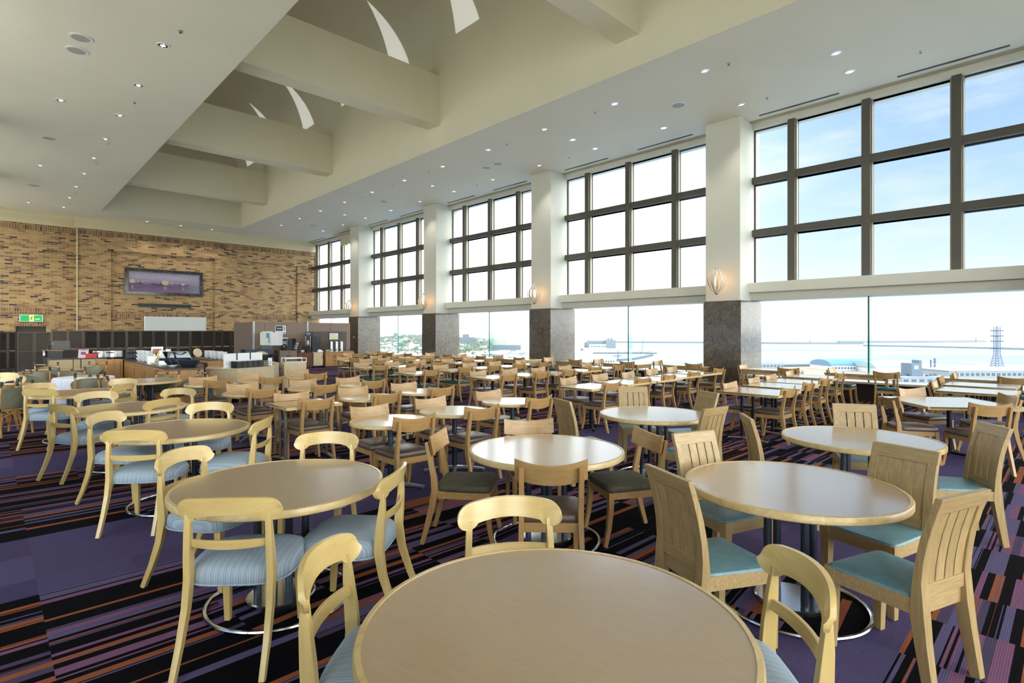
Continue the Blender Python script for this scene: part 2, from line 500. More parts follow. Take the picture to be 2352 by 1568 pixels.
b = MB(); b.box(-1.7, 15.4, YN-.2, YN, 0, .47); b.box(-1.7, 15.4, YN-.2, YN, 2.49, 2.96); b.box(-1.7, 15.4, YN-.2, YN, 7.12, 13.2)
for x in (-1.7, 4.6, 9.6, 14.7): b.box(x, x+.7, YN-.2, YN, .47, 7.12)
wn = struct('wall_near', b, M['plaster'], smooth=0)
b = MB()
for x in (.5,2.1,3.6,6.2,7.8,11.2,12.8): b.box(x-.07, x+.07, YN-.15, YN-.02, 2.96, 7.12)
for z in (4.31, 5.73): b.box(-1, 14.7, YN-.15, YN-.03, z-.08, z+.08)
wd = struct('window_21', b, M['bronze'], smooth=0)
b = MB(); b.box(-1, 14.7, YN-.12, YN-.115, .47, 2.49); b.box(-1, 14.7, YN-.12, YN-.115, 2.96, 7.12); struct('window_pane', b, M['glass'], wd, smooth=0)
# window walls: one on the sea side; its mirror image, unseen, added for fill light
YCOL = [-7.2, -.6, 6.12, 12.76, 19.5, 26.4]
CW = .95
def window_wall(mirror, num0):
    X = (lambda x: 2*XV - x) if mirror else (lambda x: x)
    def bx(b, x0, x1, *r):
        a, c = X(x0), X(x1); b.box(min(a,c), max(a,c), *r)
    side = 'left' if mirror else 'right'
    b = MB(); bx(b, 15.12, 15.4, YN, 33.8, 0, .42); w = struct('wall_'+side, b, M['skirt_dark'], smooth=0)
    b = MB(); bx(b, 14.92, 15.4, YN, 33.8, .42, .47); struct('wall_ledge', b, M['sill_white'], w, bevel=.01)
    b = MB(); bx(b, 14.66, 15.4, YN, 33.8, 2.7, 2.96); bx(b, 14.82, 15.4, YN, 33.8, 2.49, 2.7); bx(b, 14.95, 15.4, YN, 33.8, 7.12, ZC)
    struct('wall_band', b, M['col_plaster'], w, bevel=.02)
    for i, y in enumerate(YCOL):
        if mirror and i == 3: continue
        c = empty('column', (0,0,0), kind='structure')
        b = MB(); bx(b, 14.17, 15.42, y, y+CW, 2.47, ZC); b.build('column_shaft', M['col_plaster'], c, .012)
        b = MB(); bx(b, 14.1, 15.42, y-.05, y+CW+.03, 0, 2.44); bx(b, 14.13, 15.42, y-.03, y+CW+.01, 2.44, 2.48); b.build('column_base', M['marble'], c, .004)
    for i, y in enumerate(YCOL):
        y0 = y + CW; y1 = YCOL[i+1] if i+1 < len(YCOL) else 33.8
        if y1 - y0 < 3: continue
        k = num0 + i
        muls = [y1 - 1.0 - 1.66*j for j in range(4) if y1 - 1.0 - 1.66*j > y0 + .25]
        if i == len(YCOL)-1: muls = [y1-.6-1.66*j for j in range(4)]
        b = MB()
        for my in muls: bx(b, 14.9, 15.12, my-.085, my+.085, 2.95, 7.14)
        for mz in (4.31, 5.73): bx(b, 14.915, 15.12, y0, y1, mz-.09, mz+.09)
        wd = struct('window_%d' % k, b, M['bronze'], bevel=.006)
        b = MB()
        ed = [y0] + muls + [y1]
        for j in range(len(ed)-1):
            a = ed[j] + (.085 if j else 0); c = ed[j+1] - (.085 if j+2 < len(ed) else 0)
            for z0, z1 in ((2.96,4.22),(4.4,5.64),(5.82,7.12)):
                t = .035
                for r in ((a,a+t,z0,z1),(c-t,c,z0,z1),(a+t,c-t,z0,z0+t),(a+t,c-t,z1-t,z1)):
                    bx(b, 15.06, 15.11, *r)
        struct('sash', b, M['sash'], wd, smooth=0)
        b = MB()
        for my in muls:
            for sg in (-1,1): bx(b, 14.97, 15.05, my+sg*.1-.015, my+sg*.1+.015, 2.96, 7.12)
        struct('sash_rail', b, M['bronze_in'], wd, smooth=0)
        b = MB(); bx(b, 15.1, 15.106, y0, y1, 2.96, 7.12); bx(b, 15.1, 15.106, y0, y1, .47, 2.49)
        struct('window_pane', b, M['glass'], wd, smooth=0)
        ym = y1 - 2.72
        b = MB(); bx(b, 14.88, 15.1, ym-.009, ym+.009, .47, 2.49); struct('glass_fin', b, M['fin'], wd, smooth=0)
        b = MB(); bx(b, 14.865, 14.88, ym-.016, ym+.016, .47, 2.49); struct('glass_fin_edge', b, M['fin_edge'], wd, smooth=0)
        for j, (p, q) in enumerate(((.1,.42),(.62,.94))):
            b = MB(); ya, yb = y0+(y1-y0)*p, y0+(y1-y0)*q
            bx(b, 14.5, 14.56, ya, yb, 7.288, 7.3)
            if not mirror:
                v = struct('air_slot', b, M['sash'], wd, smooth=0)
        b = MB(); bx(b, 14.78, 14.84, y0, y1, 7.27, 7.3); struct('curtain_track', b, M['bronze_in'], wd, smooth=0)
window_wall(False, 1)
window_wall(True, 11)
# gathered blind at the farthest window
b = MB(); fr = []; bk = []
for i in range(2):
    fr.append([]); bk.append([])
    for j in range(33):
        y = 27.5 + 2.0*j/32; w = .03*math.sin(j*1.9); z = 7.2 if i == 0 else 6.62 + .05*math.sin(j*.8)
        fr[i].append((14.72+w, y, z)); bk[i].append((14.75+w, y, z))
b.slab(fr, bk)
bl = b.build('window_blind', plain('cream_blind', srgb(214,206,176), .85))
tag(bl, 'cream gathered blind hanging at the top of the window beside the brick wall', 'blind')

# ---------------------------------------------------------------- fittings
ordn = ['first','second','third','fourth','fifth','sixth','seventh','eighth','ninth','tenth','eleventh','twelfth']
def down_proto():
    r = empty('ceiling_downlight')
    b = MB(); b.lathe([(.082,0),(.11,0),(.108,-.014),(.084,-.009),(.082,0)], 24); b.build('trim_ring', M['white_paint'], r)
    b = MB(); b.lathe([(0,-.001),(.06,-.003),(.082,-.008)], 24); b.build('reflector', M['chrome'], r)
    b = MB(); b.lathe([(0,-.016),(.03,-.014),(.05,-.008),(.054,-.003)], 16); b.box(-.006,.006,-.08,.08,-.012,-.004); b.build('bulb', M['lamp_on'], r)
    return Proto(r)
DL = down_proto()
LIGHTS = []
def dl(x, y, lab, grp, w=1.0):
    DL.put((x, y, ZC-.001), 0, lab, 'ceiling light', grp)
    LIGHTS.append((x, y, w))
for i in range(10):
    y = 31.8 - 2.41*i
    dl(2.5, y, 'round recessed downlight, %s from the brick wall along the coffer edge over the buffet side' % ordn[i], 'downlights along the coffer on the buffet side')
for i, y in enumerate((31.7, 24.4, 17.2)):
    dl(1.3, y, 'dimmer recessed downlight, %s from the brick wall in the sparse row beside the speakers' % ordn[i], 'sparse downlights beside the speakers')
for i in range(11):
    dl(11.2, 29.2-2.36*i, 'round recessed downlight, %s from the brick wall along the window-side coffer edge' % ordn[i], 'downlights along the window-side coffer edge')
for i in range(12):
    dl(13.5, 29.2-2.36*i+(.2 if i>9 else 0), 'round recessed downlight, %s from the brick wall in the row above the pillars' % ordn[i], 'downlights in the row above the pillars')
for i, y in enumerate((24.5, 17.3, 10.3, 3.4)):
    dl(12.4, y, 'round recessed downlight, %s from the brick wall in the sparse middle row near the windows' % ordn[i], 'sparse downlights near the windows')
for i, x in enumerate((5.9, 7.4, 8.9)):
    dl(x, 33.0, 'small recessed downlight close to the brick wall, %s along from the buffet side' % ordn[i], 'downlights close to the brick wall')
def sp_proto():
    r = empty('ceiling_speaker')
    b = MB(); b.lathe([(.15,0),(.19,0),(.19,-.014),(.15,-.014),(.15,0)], 32); b.build('speaker_rim', M['white_paint'], r)
    b = MB(); b.lathe([(0,-.012),(.15,-.009),(.15,0)], 32); b.build('speaker_grille', M['speaker'], r)
    return Proto(r)
SPK = sp_proto()
for i, (x, y, t) in enumerate(((1.3,13.3,'toothed round grey ceiling vent above the pale chairs, beside a plain disc'), (1.3,13.95,'plain round grey ceiling disc beside the toothed vent'), (1.3,20.8,'round grey ceiling speaker alone between the sparse downlights, buffet side'), (1.3,27.9,'round grey ceiling speaker nearest the brick wall, buffet side'),
        (12.4,6.9,'round ceiling speaker over the window side, in line with the pillar nearest the camera'), (12.35,13.5,'paired round ceiling disc by the middle pillar, the one farther from the brick wall'), (12.35,14.1,'paired round ceiling disc by the middle pillar, the one closer to the brick wall'), (12.35,20.8,'single round ceiling speaker level with the third pillar from the brick wall'), (12.4,28.1,'small round ceiling speaker by the corner where windows meet brick'))):
    SPK.put((x, y, ZC-.001), 0, t, 'ceiling speaker', 'round ceiling speakers and vents')
def spr_proto():
    r = empty('ceiling_sprinkler')
    b = MB(); b.lathe([(0,-.03),(.012,-.03),(.014,-.004),(.035,-.003),(.035,0)], 12); b.build('sprinkler_head', M['alu'], r)
    b = MB(); b.lathe([(0,-.036),(.024,-.036),(.024,-.033),(0,-.033)], 12); b.build('deflector', M['sash'], r)
    return Proto(r)
SPR = spr_proto()
for grp, lab, x, ys in (('sprinklers along the buffet-side coffer edge', 'tiny ceiling sprinkler, %s from the brick wall between the buffet-side downlights', 2.62, (30.6,28.2,25.3,22.7,20.1,16.1,11.7)),
                        ('sprinklers along the window-side coffer edge', 'tiny ceiling sprinkler, %s from the brick wall between the coffer-edge downlights, window side', 11.25, (26.1,23.2,20.7,18.3,15.9,11.9,8.6,5.1)),
                        ('sprinklers above the pillars', 'tiny ceiling sprinkler, %s from the brick wall between the downlights above the pillars', 13.55, (25.9,20.9,16.0,11.4,5.2,2.2))):
    for i, y in enumerate(ys): SPR.put((x, y, ZC-.001), 0, lab % ordn[i], 'sprinkler', grp)

def sconce_proto():
    r = empty('wall_sconce')
    b = MB(); b.tube([(0,0,-.36),(0,0,.36)], .012, 8); b.box(-.0,.12,-.02,.02,.27,.31); b.box(-.0,.12,-.02,.02,-.31,-.27); b.build('sconce_stem', M['alu'], r)
    for s, nm in ((1,'sconce_cap'),(-1,'sconce_cap')):
        b = MB(); b.lathe([(0,.3),(.05,.3),(.055,.33),(.04,.36),(0,.37)], 16); 
        if s < 0: b.xf(Matrix.Scale(-1, 4, (0,0,1)))
        b.build(nm, M['alu'], r)
    for k in range(7):
        a = PI*(.5 + k/6) ; fr = []; bk = []
        for i in range(17):
            t = -1 + 2*i/16; rr = .06 + .2*math.cos(t*PI/2)**.8 if abs(t) < 1 else .06
            w = .012 + .026*math.cos(t*PI/2)
            c, s = math.cos(a), math.sin(a); z = .31*t
            fr.append([(c*rr - s*-w, s*rr + c*-w, z), (c*rr - s*w, s*rr + c*w, z)])
            bk.append([(c*(rr-.006) - s*-w, s*(rr-.006) + c*-w, z), (c*(rr-.006) - s*w, s*(rr-.006) + c*w, z)])
        b = MB(); b.slab(fr, bk); b.build('sconce_blade', M['blade'], r)
    b = MB(); b.lathe([(0,-.14),(.03,-.12),(.04,0),(.03,.12),(0,.14)], 12); b.build('sconce_bulb', M['sconce_bulb'], r)
    return Proto(r)
M['blade'] = plain('pale_metal_blade', srgb(216,206,190), .4, .1)
SCN = sconce_proto()
for i, y in enumerate((6.12,12.76,19.5,26.4)):
    SCN.put((13.87, y+.5, 3.0), 0, 'glowing balloon-shaped wall lamp on the %s pillar from the brick wall' % ['fourth','third','second','first'][i], 'wall lamp', 'balloon wall lamps on the pillars')
# small signs on two pillars
r = empty('pillar_sign', (14.09, 13.2, 1.69), 0, 'small red lettered sign fixed on the marble base of the third pillar', 'sign')
b = MB(); b.box(-.006,0,-.13,.13,-.05,.05); b.build('sign_plate', plain('brown_plate', srgb(92,66,56), .4), r)
b = MB()
for k in range(3):
    y = .075-.075*k
    b.box(-.009,-.006,y-.026,y+.026,.022,.03); b.box(-.009,-.006,y-.004,y+.004,-.034,.03); b.box(-.009,-.006,y-.02,y+.02,-.006,.002); b.box(-.009,-.006,y-.024,y-.016,-.034,-.008); b.box(-.009,-.006,y+.016,y+.024,-.034,-.008)
b.build('sign_lettering', plain('red_lettering', srgb(196,92,70), .5), r)
b = MB(); b.box(14.085,14.1,26.75,26.83,1.33,1.43)
tag(b.build('wall_socket', M['white_paint'], None, .003), 'small white socket plate on the marble pillar by the coffee corner', 'socket')

# painting, vent, exit sign
r = empty('framed_painting', (6.88, YB+.1, 4.29), 0, 'wide framed painting of lantern-lit boats on a violet sea, on the brick wall', 'painting')
b = MB(); w, h, t = 1.79, .68, .16
b.box(-w,w,-.07,0,h-t,h); b.box(-w,w,-.07,0,-h,-h+t); b.box(-w,-w+t,-.07,0,-h+t,h-t); b.box(w-t,w,-.07,0,-h+t,h-t); b.build('picture_frame', M['frame_black'], r, .01)
def painting():
    t = NT('violet_sea_painting'); v = t.coord('Object', (1,1,1)); sp = t.new('ShaderNodeSeparateXYZ'); t.link(v, sp.inputs[0])
    n = t.noise(t.coord('Object', (1.2,1,5)), 2.5, 6, .65)
    z = t.math('MULTIPLY_ADD', n, .5, t.math('MULTIPLY', sp.outputs['Z'], 1.0))
    c = t.ramp(t.math('ADD', z, .25), [(0, srgb(128,104,136)), (.3, srgb(104,88,124)), (.5, srgb(150,134,160)), (.75, srgb(172,160,184)), (1, srgb(150,146,172))])
    g = t.new('ShaderNodeMapRange'); g.inputs['From Min'].default_value = .7; g.inputs['From Max'].default_value = 1.5; t.link(sp.outputs['X'], g.inputs['Value'])
    t.col(t.mix(t.math('MULTIPLY', g.outputs[0], .6), c, srgb(140,148,160))); t.set(Roughness=.6); return t.m
b = MB(); b.box(-w+t,w-t,-.04,-.02,-h+t,h-t); b.build('canvas', painting(), r, smooth=0)
b = MB()
for x, s in ((-1.22,.42),(-.3,.66),(.62,.34),(.98,.3)):
    b.add([(x+s*p, -.045, -.1+s*q) for p, q in ((-.62,.06),(-.45,-.1),(.35,-.12),(.62,.05),(.3,.02),(.24,.13),(.1,.14),(.06,.03),(-.2,.0))], [tuple(range(9))])
b.build('painted_boats', plain('boat_paint', srgb(92,80,112), .8, var=.2), r, smooth=0)
b = MB()
for x, s, z in ((-1.48,.1,.0),(-.02,.13,-.01),(.82,.07,-.04),(-1.2,.03,.02),(.3,.035,.0),(-1.02,.03,.0)):
    b.add([(x+s*1.25*math.cos(a), -.048, z+s*math.sin(a)) for a in [2*PI*k/20 for k in range(20)]], [tuple(range(20))])
for x, w_ in ((-1.48,.05),(-.02,.08),(.82,.04)):
    for k in range(3): b.add([(x-w_,-.047,-.25-.06*k),(x+w_,-.047,-.25-.06*k),(x+w_*.8,-.047,-.225-.06*k),(x-w_*.8,-.047,-.225-.06*k)], [(0,1,2,3)])
b.build('painted_lamps', plain('lamp_paint', srgb(206,190,152), .8, var=.12), r, smooth=0)
r = empty('vent_grille', (6.88, YB+.1, 3.06), 0, 'long narrow black air vent under the painting', 'vent')
b = MB(); w, h, t = 1.24, .105, .03
b.box(-w,w,-.03,0,h-t,h); b.box(-w,w,-.03,0,-h,-h+t); b.box(-w,-w+t,-.03,0,-h+t,h-t); b.box(w-t,w,-.03,0,-h+t,h-t); b.build('vent_frame', M['bronze'], r)
b = MB(); b.box(-w+t,w-t,-.012,-.002,-h+t,h-t)
for k in range(5): b.box(-w+t,w-t,-.024,-.012,-h+t+.03*k+.004,-h+t+.03*k+.012)
b.build('vent_slats', M['black_plastic'], r, smooth=0)
r = empty('exit_sign', (1.5, YB+.2, 2.3), 0, 'green lit emergency exit sign with running figure above the dark doorway', 'sign')
b = MB(); b.box(-.42,.42,0,.08,-.165,.165); b.build('sign_housing', M['white_paint'], r, .008)
b = MB(); b.box(-.385,.385,-.006,0,-.135,.135); b.build('sign_face', M['exit_green'], r, smooth=0)
b = MB(); b.box(-.07,.085,-.009,-.006,-.135,.135); b.build('sign_doorway', M['exit_pale'], r, smooth=0)
b = MB()
def limb(p, q, w):
    d = Vector((q[0]-p[0],0,q[1]-p[1])).normalized(); n = Vector((-d.z,0,d.x))*w
    b.add([(p[0]+n.x,-.012,p[1]+n.z),(p[0]-n.x,-.012,p[1]-n.z),(q[0]-n.x,-.012,q[1]-n.z),(q[0]+n.x,-.012,q[1]+n.z)], [(0,1,2,3)])
limb((.02,.06),(-.01,-.02),.018); limb((-.01,-.02),(.03,-.06),.013); limb((.03,-.06),(.02,-.115),.011); limb((-.01,-.02),(-.03,-.07),.013); limb((-.03,-.07),(-.075,-.08),.011)
limb((.02,.055),(.065,.02),.01); limb((.02,.055),(-.04,.04),.01); limb((-.04,.04),(-.055,-.0),.009)
b.add([(.035+.022*math.cos(a),-.012,.09+.022*math.sin(a)) for a in [2*PI*k/14 for k in range(14)]], [tuple(range(14))])
b.build('running_figure', plain('exit_dark', srgb(20,60,40), .5), r, smooth=0)
b = MB(); b.box(.15,.3,-.009,-.006,-.05,-.02); b.box(.13,.17,-.009,-.006,-.045,-.025); b.build('sign_arrow', M['exit_pale'], r, smooth=0)
# ------------------------------------------------------------------ chairs
def cushion(wf, wb, d, z0, z1, dome, ex=5, ins=.03, n=40, yc=0):
    b = MB(); rings = []
    H = z1 - z0
    for s, z in ((.96,z0),(.995,z0+H*.2),(1.0,z0+H*.45),(.985,z0+H*.75),(1-ins*1.6,z1-H*.04),(1-ins*4,z1+dome*.25),(.6,z1+dome*.75),(.3,z1+dome*.95)):
        ring = []
        for k in range(n):
            a = 2*PI*k/n; c, q = math.cos(a), math.sin(a)
            x = math.copysign(abs(c)**(2/ex), c); y = math.copysign(abs(q)**(2/ex), q)
            w = (wf+wb)/2 + (wf-wb)/2*y
            ring.append((x*w/2*s, yc + y*d/2*s, z))
        rings.append(ring)
    vs = [p for r in rings for p in r]; fs = []
    for i in range(len(rings)-1):
        for k in range(n):
            k2 = (k+1)%n; fs.append((i*n+k,i*n+k2,(i+1)*n+k2,(i+1)*n+k))
    fs.append(tuple(range(n-1,-1,-1))); t = (len(rings)-1)*n
    vs.append((0,yc,z1+dome)); fs += [(t+k, t+(k+1)%n, len(vs)-1) for k in range(n)]
    b.add(vs, fs); return b

MESH = {}
def part(key, fn, name, mats, parent, bevel=0, smooth=35):
    """meshes are shared between the versions of a chair that differ only in their seat"""
    k = (key, name)
    if k not in MESH: MESH[k] = fn().mesh(name, mats, bevel, smooth)
    o = bpy.data.objects.new(name, MESH[k]); COL.objects.link(o); o.parent = parent; return o

def crest_slab(xs, top, bot, yf, lean, th, rows=5):
    fr, bk = [], []
    for i in range(rows):
        t = i/(rows-1); f_, b_ = [], []
        for x in xs:
            z = top(x)*(1-t) + bot(x)*t; y = yf(x) + lean*t
            f_.append((x, y+th/2, z)); b_.append((x, y-th/2, z))
        fr.append(f_); bk.append(b_)
    b = MB(); b.slab(fr, bk); return b

def plank_chair(seatmat, key):
    r = empty('plank_back_chair')
    for s in (-1, 1):
        part('pb%d' % s, lambda: MB().bar([(s*.195,.185,.41),(s*.195,.19,.28),(s*.197,.205,.14),(s*.2,.235,0)], [.042,.04,.036,.03], [.045,.042,.036,.03]), 'leg', M['oak_z'], r, .004)
        part('pr%d' % s, lambda: MB().bar([(s*.195,-.325,0),(s*.195,-.285,.14),(s*.193,-.245,.29),(s*.19,-.222,.42),(s*.19,-.232,.52),(s*.19,-.26,.65),(s*.19,-.29,.785)], [.03,.032,.034,.036,.035,.034,.032], [.032,.04,.048,.056,.046,.036,.026]), 'back_leg', M['oak_z'], r, .004)
    def fr():
        b = MB(); b.box(-.175,.175,.175,.2,.355,.415); b.box(-.175,.175,-.225,-.2,.355,.415)
        for s in (-1,1): b.box(min(s*.18,s*.205),max(s*.18,s*.205),-.2,.17,.355,.415)
        return b
    part('pf', fr, 'seat_frame', M['oak_x'], r, .003)
    part('pc'+key, lambda: cushion(.455,.425,.44,.412,.462,.018,7,.02), 'seat_cushion', seatmat, r)
    xs = [-.235+.47*i/20 for i in range(21)]
    part('pk', lambda: crest_slab(xs, lambda x: .80+.035*(x/.235)**2, lambda x: .668+.03*(x/.235)**2, lambda x: -.298+1.0*x*x, .028, .018), 'crest_panel', M['oak_x'], r, .003)
    return Proto(r)

def scroll_chair():
    r = empty('scroll_back_chair')
    for s in (-1, 1):
        part('kf%d' % s, lambda: MB().bar([(s*.2,.17,.43),(s*.2,.178,.25),(s*.203,.19,0)], [.046,.042,.03], [.046,.042,.03]), 'leg', M['maple_z'], r, .004)
        part('kr%d' % s, lambda: MB().bar([(s*.205,-.37,0),(s*.203,-.305,.15),(s*.2,-.255,.3),(s*.198,-.232,.44),(s*.197,-.24,.55),(s*.194,-.25,.66),(s*.19,-.255,.755)], [.028,.03,.032,.034,.032,.03,.03], [.03,.036,.044,.054,.05,.038,.02]), 'back_leg', M['maple_z'], r, .004)
    part('ks', lambda: cushion(.54,.5,.48,.392,.478,.036,3.6,.035,44), 'seat_cushion', M['blue_stripe'], r, 0, 60)
    part('kp', lambda: MB().tube([(x*w/2*1.0, y*.48/2, .4) for x, y, w in [(math.copysign(abs(math.cos(a))**(2/3.6), math.cos(a)), math.copysign(abs(math.sin(a))**(2/3.6), math.sin(a)), .52+.02*math.sin(a)) for a in [2*PI*k/44 for k in range(44)]]], .006, 6, True), 'piping', M['blue_stripe'], r)
    def top(x):
        x = abs(x); q = .835+.015*(1-(x/.2)**2) if x < .2 else 0
        return (q if x < .194 else .772+math.sqrt(max(0,.054**2-(x-.194)**2))+.008*max(0,(.248-x)/.054))
    def bot(x):
        x = abs(x); return .76-.0165*(x/.15)**2 if x < .15 else .772-math.sqrt(max(0,.054**2-(x-.194)**2))
    hx = [0,.04,.08,.11,.13,.148,.154,.162,.172,.184,.196,.208,.219,.229,.237,.2425,.246,.2475]
    xs = [-x for x in hx[:0:-1]] + hx
    part('kc', lambda: crest_slab(xs, top, bot, lambda x: -.312+1.15*x*x, .02, .02, 6), 'crest_rail', M['maple_x'], r, .004)
    ys = [-.19+.38*i/14 for i in range(15)]
    part('kl', lambda: crest_slab(ys, lambda x: .635-.002*(x/.19)**2, lambda x: .588+.008*(x/.19)**2, lambda x: -.282+1.0*x*x, .008, .016, 3), 'lower_rail', M['maple_x'], r, .003)
    return Proto(r)

def slat_chair():
    r = empty('slat_back_chair')
    P = [(-.222,.42),(-.222,.5),(-.232,.6),(-.25,.7),(-.277,.8),(-.31,.9)]
    def yb(z):
        for (a, p), (c, q) in zip(P, P[1:]):
            if z <= q: return a + (c-a)*(z-p)/(q-p)
        return P[-1][0]
    for s in (-1, 1):
        part('sf%d' % s, lambda: MB().bar([(s*.195,.185,.42),(s*.197,.186,.2),(s*.2,.19,0)], [.058,.05,.04], [.058,.05,.04]), 'leg', M['slat_z'], r, .004)
        part('sb%d' % s, lambda: MB().bar([(s*.185,-.275,0),(s*.18,-.24,.22),(s*.175,-.222,.36),(s*.175,-.222,.44)] + [(s*(.175-.006*(z-.5)/.4), yb(z), z) for z in (.5,.6,.7,.8,.895)], [.044,.052,.058,.056,.054,.054,.052,.052,.05], [.044,.054,.062,.05,.04,.036,.034,.032,.028]), 'back_leg', M['slat_z'], r, .004)
    def rail(z0, z1, w):
        fr, bk = [], []
        for i in range(5):
            z = z0+(z1-z0)*i/4
            fr.append([(-w,yb(z)+.016,z),(w,yb(z)+.016,z)]); bk.append([(-w,yb(z)-.016,z),(w,yb(z)-.016,z)])
        b = MB(); b.slab(fr, bk); return b
    part('st', lambda: rail(.825,.905,.198), 'top_rail', M['slat_x'], r, .005)
    part('sr', lambda: rail(.425,.488,.15), 'bottom_rail', M['slat_x'], r, .003)
    for k in range(4):
        x = -.1125 + .075*k
        part('ss%d' % k, lambda: MB().bar([(x,yb(z),z) for z in (.48,.56,.64,.72,.79,.835)], .066, .016), 'slat', M['slat_z'], r, .002)
    def fr():
        b = MB(); b.prism([(-.17,.17),(.17,.17),(.17,.212),(-.17,.212)], .345, .418); b.prism([(-.15,-.225),(.15,-.225),(.15,-.2),(-.15,-.2)], .345, .418)
        for s in (-1,1): b.prism([(s*.2,-.2),(s*.222,.17),(s*.195,.17),(s*.175,-.2)], .345, .418)
        return b
    part('sa', fr, 'seat_frame', M['slat_x'], r, .003)
    part('sp', lambda: cushion(.455,.385,.42,.408,.43,.006,12,.02,44), 'seat_pad', M['teal_vinyl'], r)
    return Proto(r)

def weave():
    t = NT('cane_weave'); v = t.coord('Object', (1,1,1)); sp = t.new('ShaderNodeSeparateXYZ'); t.link(v, sp.inputs[0])
    x = t.math('MULTIPLY', t.math('ARCTAN2', sp.outputs['X'], t.math('MULTIPLY', sp.outputs['Y'], -1.0)), .25)
    zig = t.math('PINGPONG', t.math('MULTIPLY', x, 1.0), .11)
    s = t.math('SINE', t.math('MULTIPLY', t.math('ADD', sp.outputs['Z'], t.math('MULTIPLY', zig, 1.1)), 215))
    t.col(t.ramp(t.math('MULTIPLY_ADD', s, .5, .5), [(.4, srgb(66,76,64)), (.6, srgb(158,154,130))])); t.set(Roughness=.6); t.bump(s, .3, .004); return t.m
def cane_chair(bind, key):
    r = empty('cane_chair')
    for s in (-1, 1):
        part('cb%d' % s, lambda: MB().tube([(s*.23,-.27,0),(s*.23,-.235,.25),(s*.225,-.22,.42),(s*.225,-.235,.62),(s*.225,-.265,.85)], .017, 10), 'back_leg', M['bamboo'], r)
        part('cf%d' % s, lambda: MB().tube([(s*.25,.25,0),(s*.24,.22,.25),(s*.235,.21,.46)], .017, 10), 'leg', M['bamboo'], r)
    part('ct', lambda: MB().tube([(-.24,-.25,.81),(-.1,-.253,.805),(.1,-.253,.805),(.24,-.25,.81)], .015, 10), 'top_bar', M['bamboo'], r)
    def bd():
        b = MB()
        for s in (-1,1):
            b.tube([(s*.225,-.247,.775),(s*.225,-.268,.865)], .0235, 10); b.tube([(s*.228,-.22,.39),(s*.227,-.22,.45)], .0225, 10); b.tube([(s*.236,.21,.38),(s*.235,.21,.44)], .0225, 10)
        b.tube([(-.025,-.253,.805),(.025,-.253,.805)], .02, 8)
        return b
    part('cd'+key, bd, 'cane_binding', bind, r)
    part('cr', lambda: MB().tube([(.034*math.cos(a),-.25,.758+.034*math.sin(a)) for a in [2*PI*k/16 for k in range(16)]], .007, 6, True), 'ring', M['bamboo'], r)
    def shell():
        fr, bk = [], []
        for j in range(7):
            f_, g_ = [], []
            for i in range(29):
                th = -PI*.72 + PI*1.44*i/28; q = abs(th)/(PI*.72)
                top = .745 - .26*q**2.2; z = .43 + (top-.43)*j/6
                rr = .225 + .03*j/6; f_.append((rr*math.sin(th)*1.02, -.0-rr*math.cos(th), z)); rr += .012; g_.append((rr*math.sin(th)*1.02, -rr*math.cos(th), z))
            fr.append(f_); bk.append(g_)
        b = MB(); b.slab(fr, bk); return b
    if 'weave' not in M: M['weave'] = weave()
    part('cw', shell, 'woven_back', M['weave'], r, 0, 60)
    part('ce', lambda: MB().tube([(.26*math.sin(th)*1.02,-.26*math.cos(th),.748-.26*(abs(th)/(PI*.72))**2.2) for th in [-PI*.72+PI*1.44*i/28 for i in range(29)]], .013, 8), 'rolled_rim', M['weave'], r)
    part('cs', lambda: MB().tube([(math.copysign(abs(math.cos(a))**.5,math.cos(a))*.235, math.copysign(abs(math.sin(a))**.5,math.sin(a))*.22, .405) for a in [2*PI*k/32 for k in range(32)]], .017, 8, True), 'seat_ring', M['bamboo'], r)
    part('cu', lambda: cushion(.45,.43,.43,.41,.458,.015,4,.03,32), 'seat_cushion', M['cushion'], r, 0, 60)
    def br():
        b = MB()
        for s in (-1,1):
            b.tube([(s*.23,-.25,.1),(s*.235,-.2,.3),(s*.235,0,.39),(s*.24,.18,.3),(s*.245,.235,.1)], .011, 8)
        for y, q in ((-.255,.12),(.235,.12)):
            b.tube([(-.23,y,q),(-.2,y*.95,.3),(0,y*.93,.385),(.2,y*.95,.3),(.23,y,q)], .011, 8)
        b.tube([(-.24,.23,.16),(.24,.23,.16)], .011, 8); b.tube([(-.23,-.25,.16),(.23,-.25,.16)], .011, 8)
        return b
    part('ca', br, 'brace', M['bamboo'], r)
    return Proto(r)

PB, PG, PO = plank_chair(M['brown_vinyl'], 'b'), plank_chair(M['green_vinyl'], 'g'), plank_chair(M['olive_cloth'], 'o')
KC, SCH = scroll_chair(), slat_chair()
RG, RB = cane_chair(M['bind_green'], 'g'), cane_chair(M['bind_brown'], 'b')

def seat_at(proto, crest, off, rz, label, group, scale=1.0, cat='chair'):
    """crest: (x, y) of the middle of the back's top; rz: facing"""
    x = crest[0]*scale - math.sin(rz)*off; y = crest[1]*scale + math.cos(rz)*off
    return proto.put((x, y, 0), rz, label, cat, group)
def facing(p, q):
    return math.atan2(q[1]-p[1], q[0]-p[0]) - PI/2

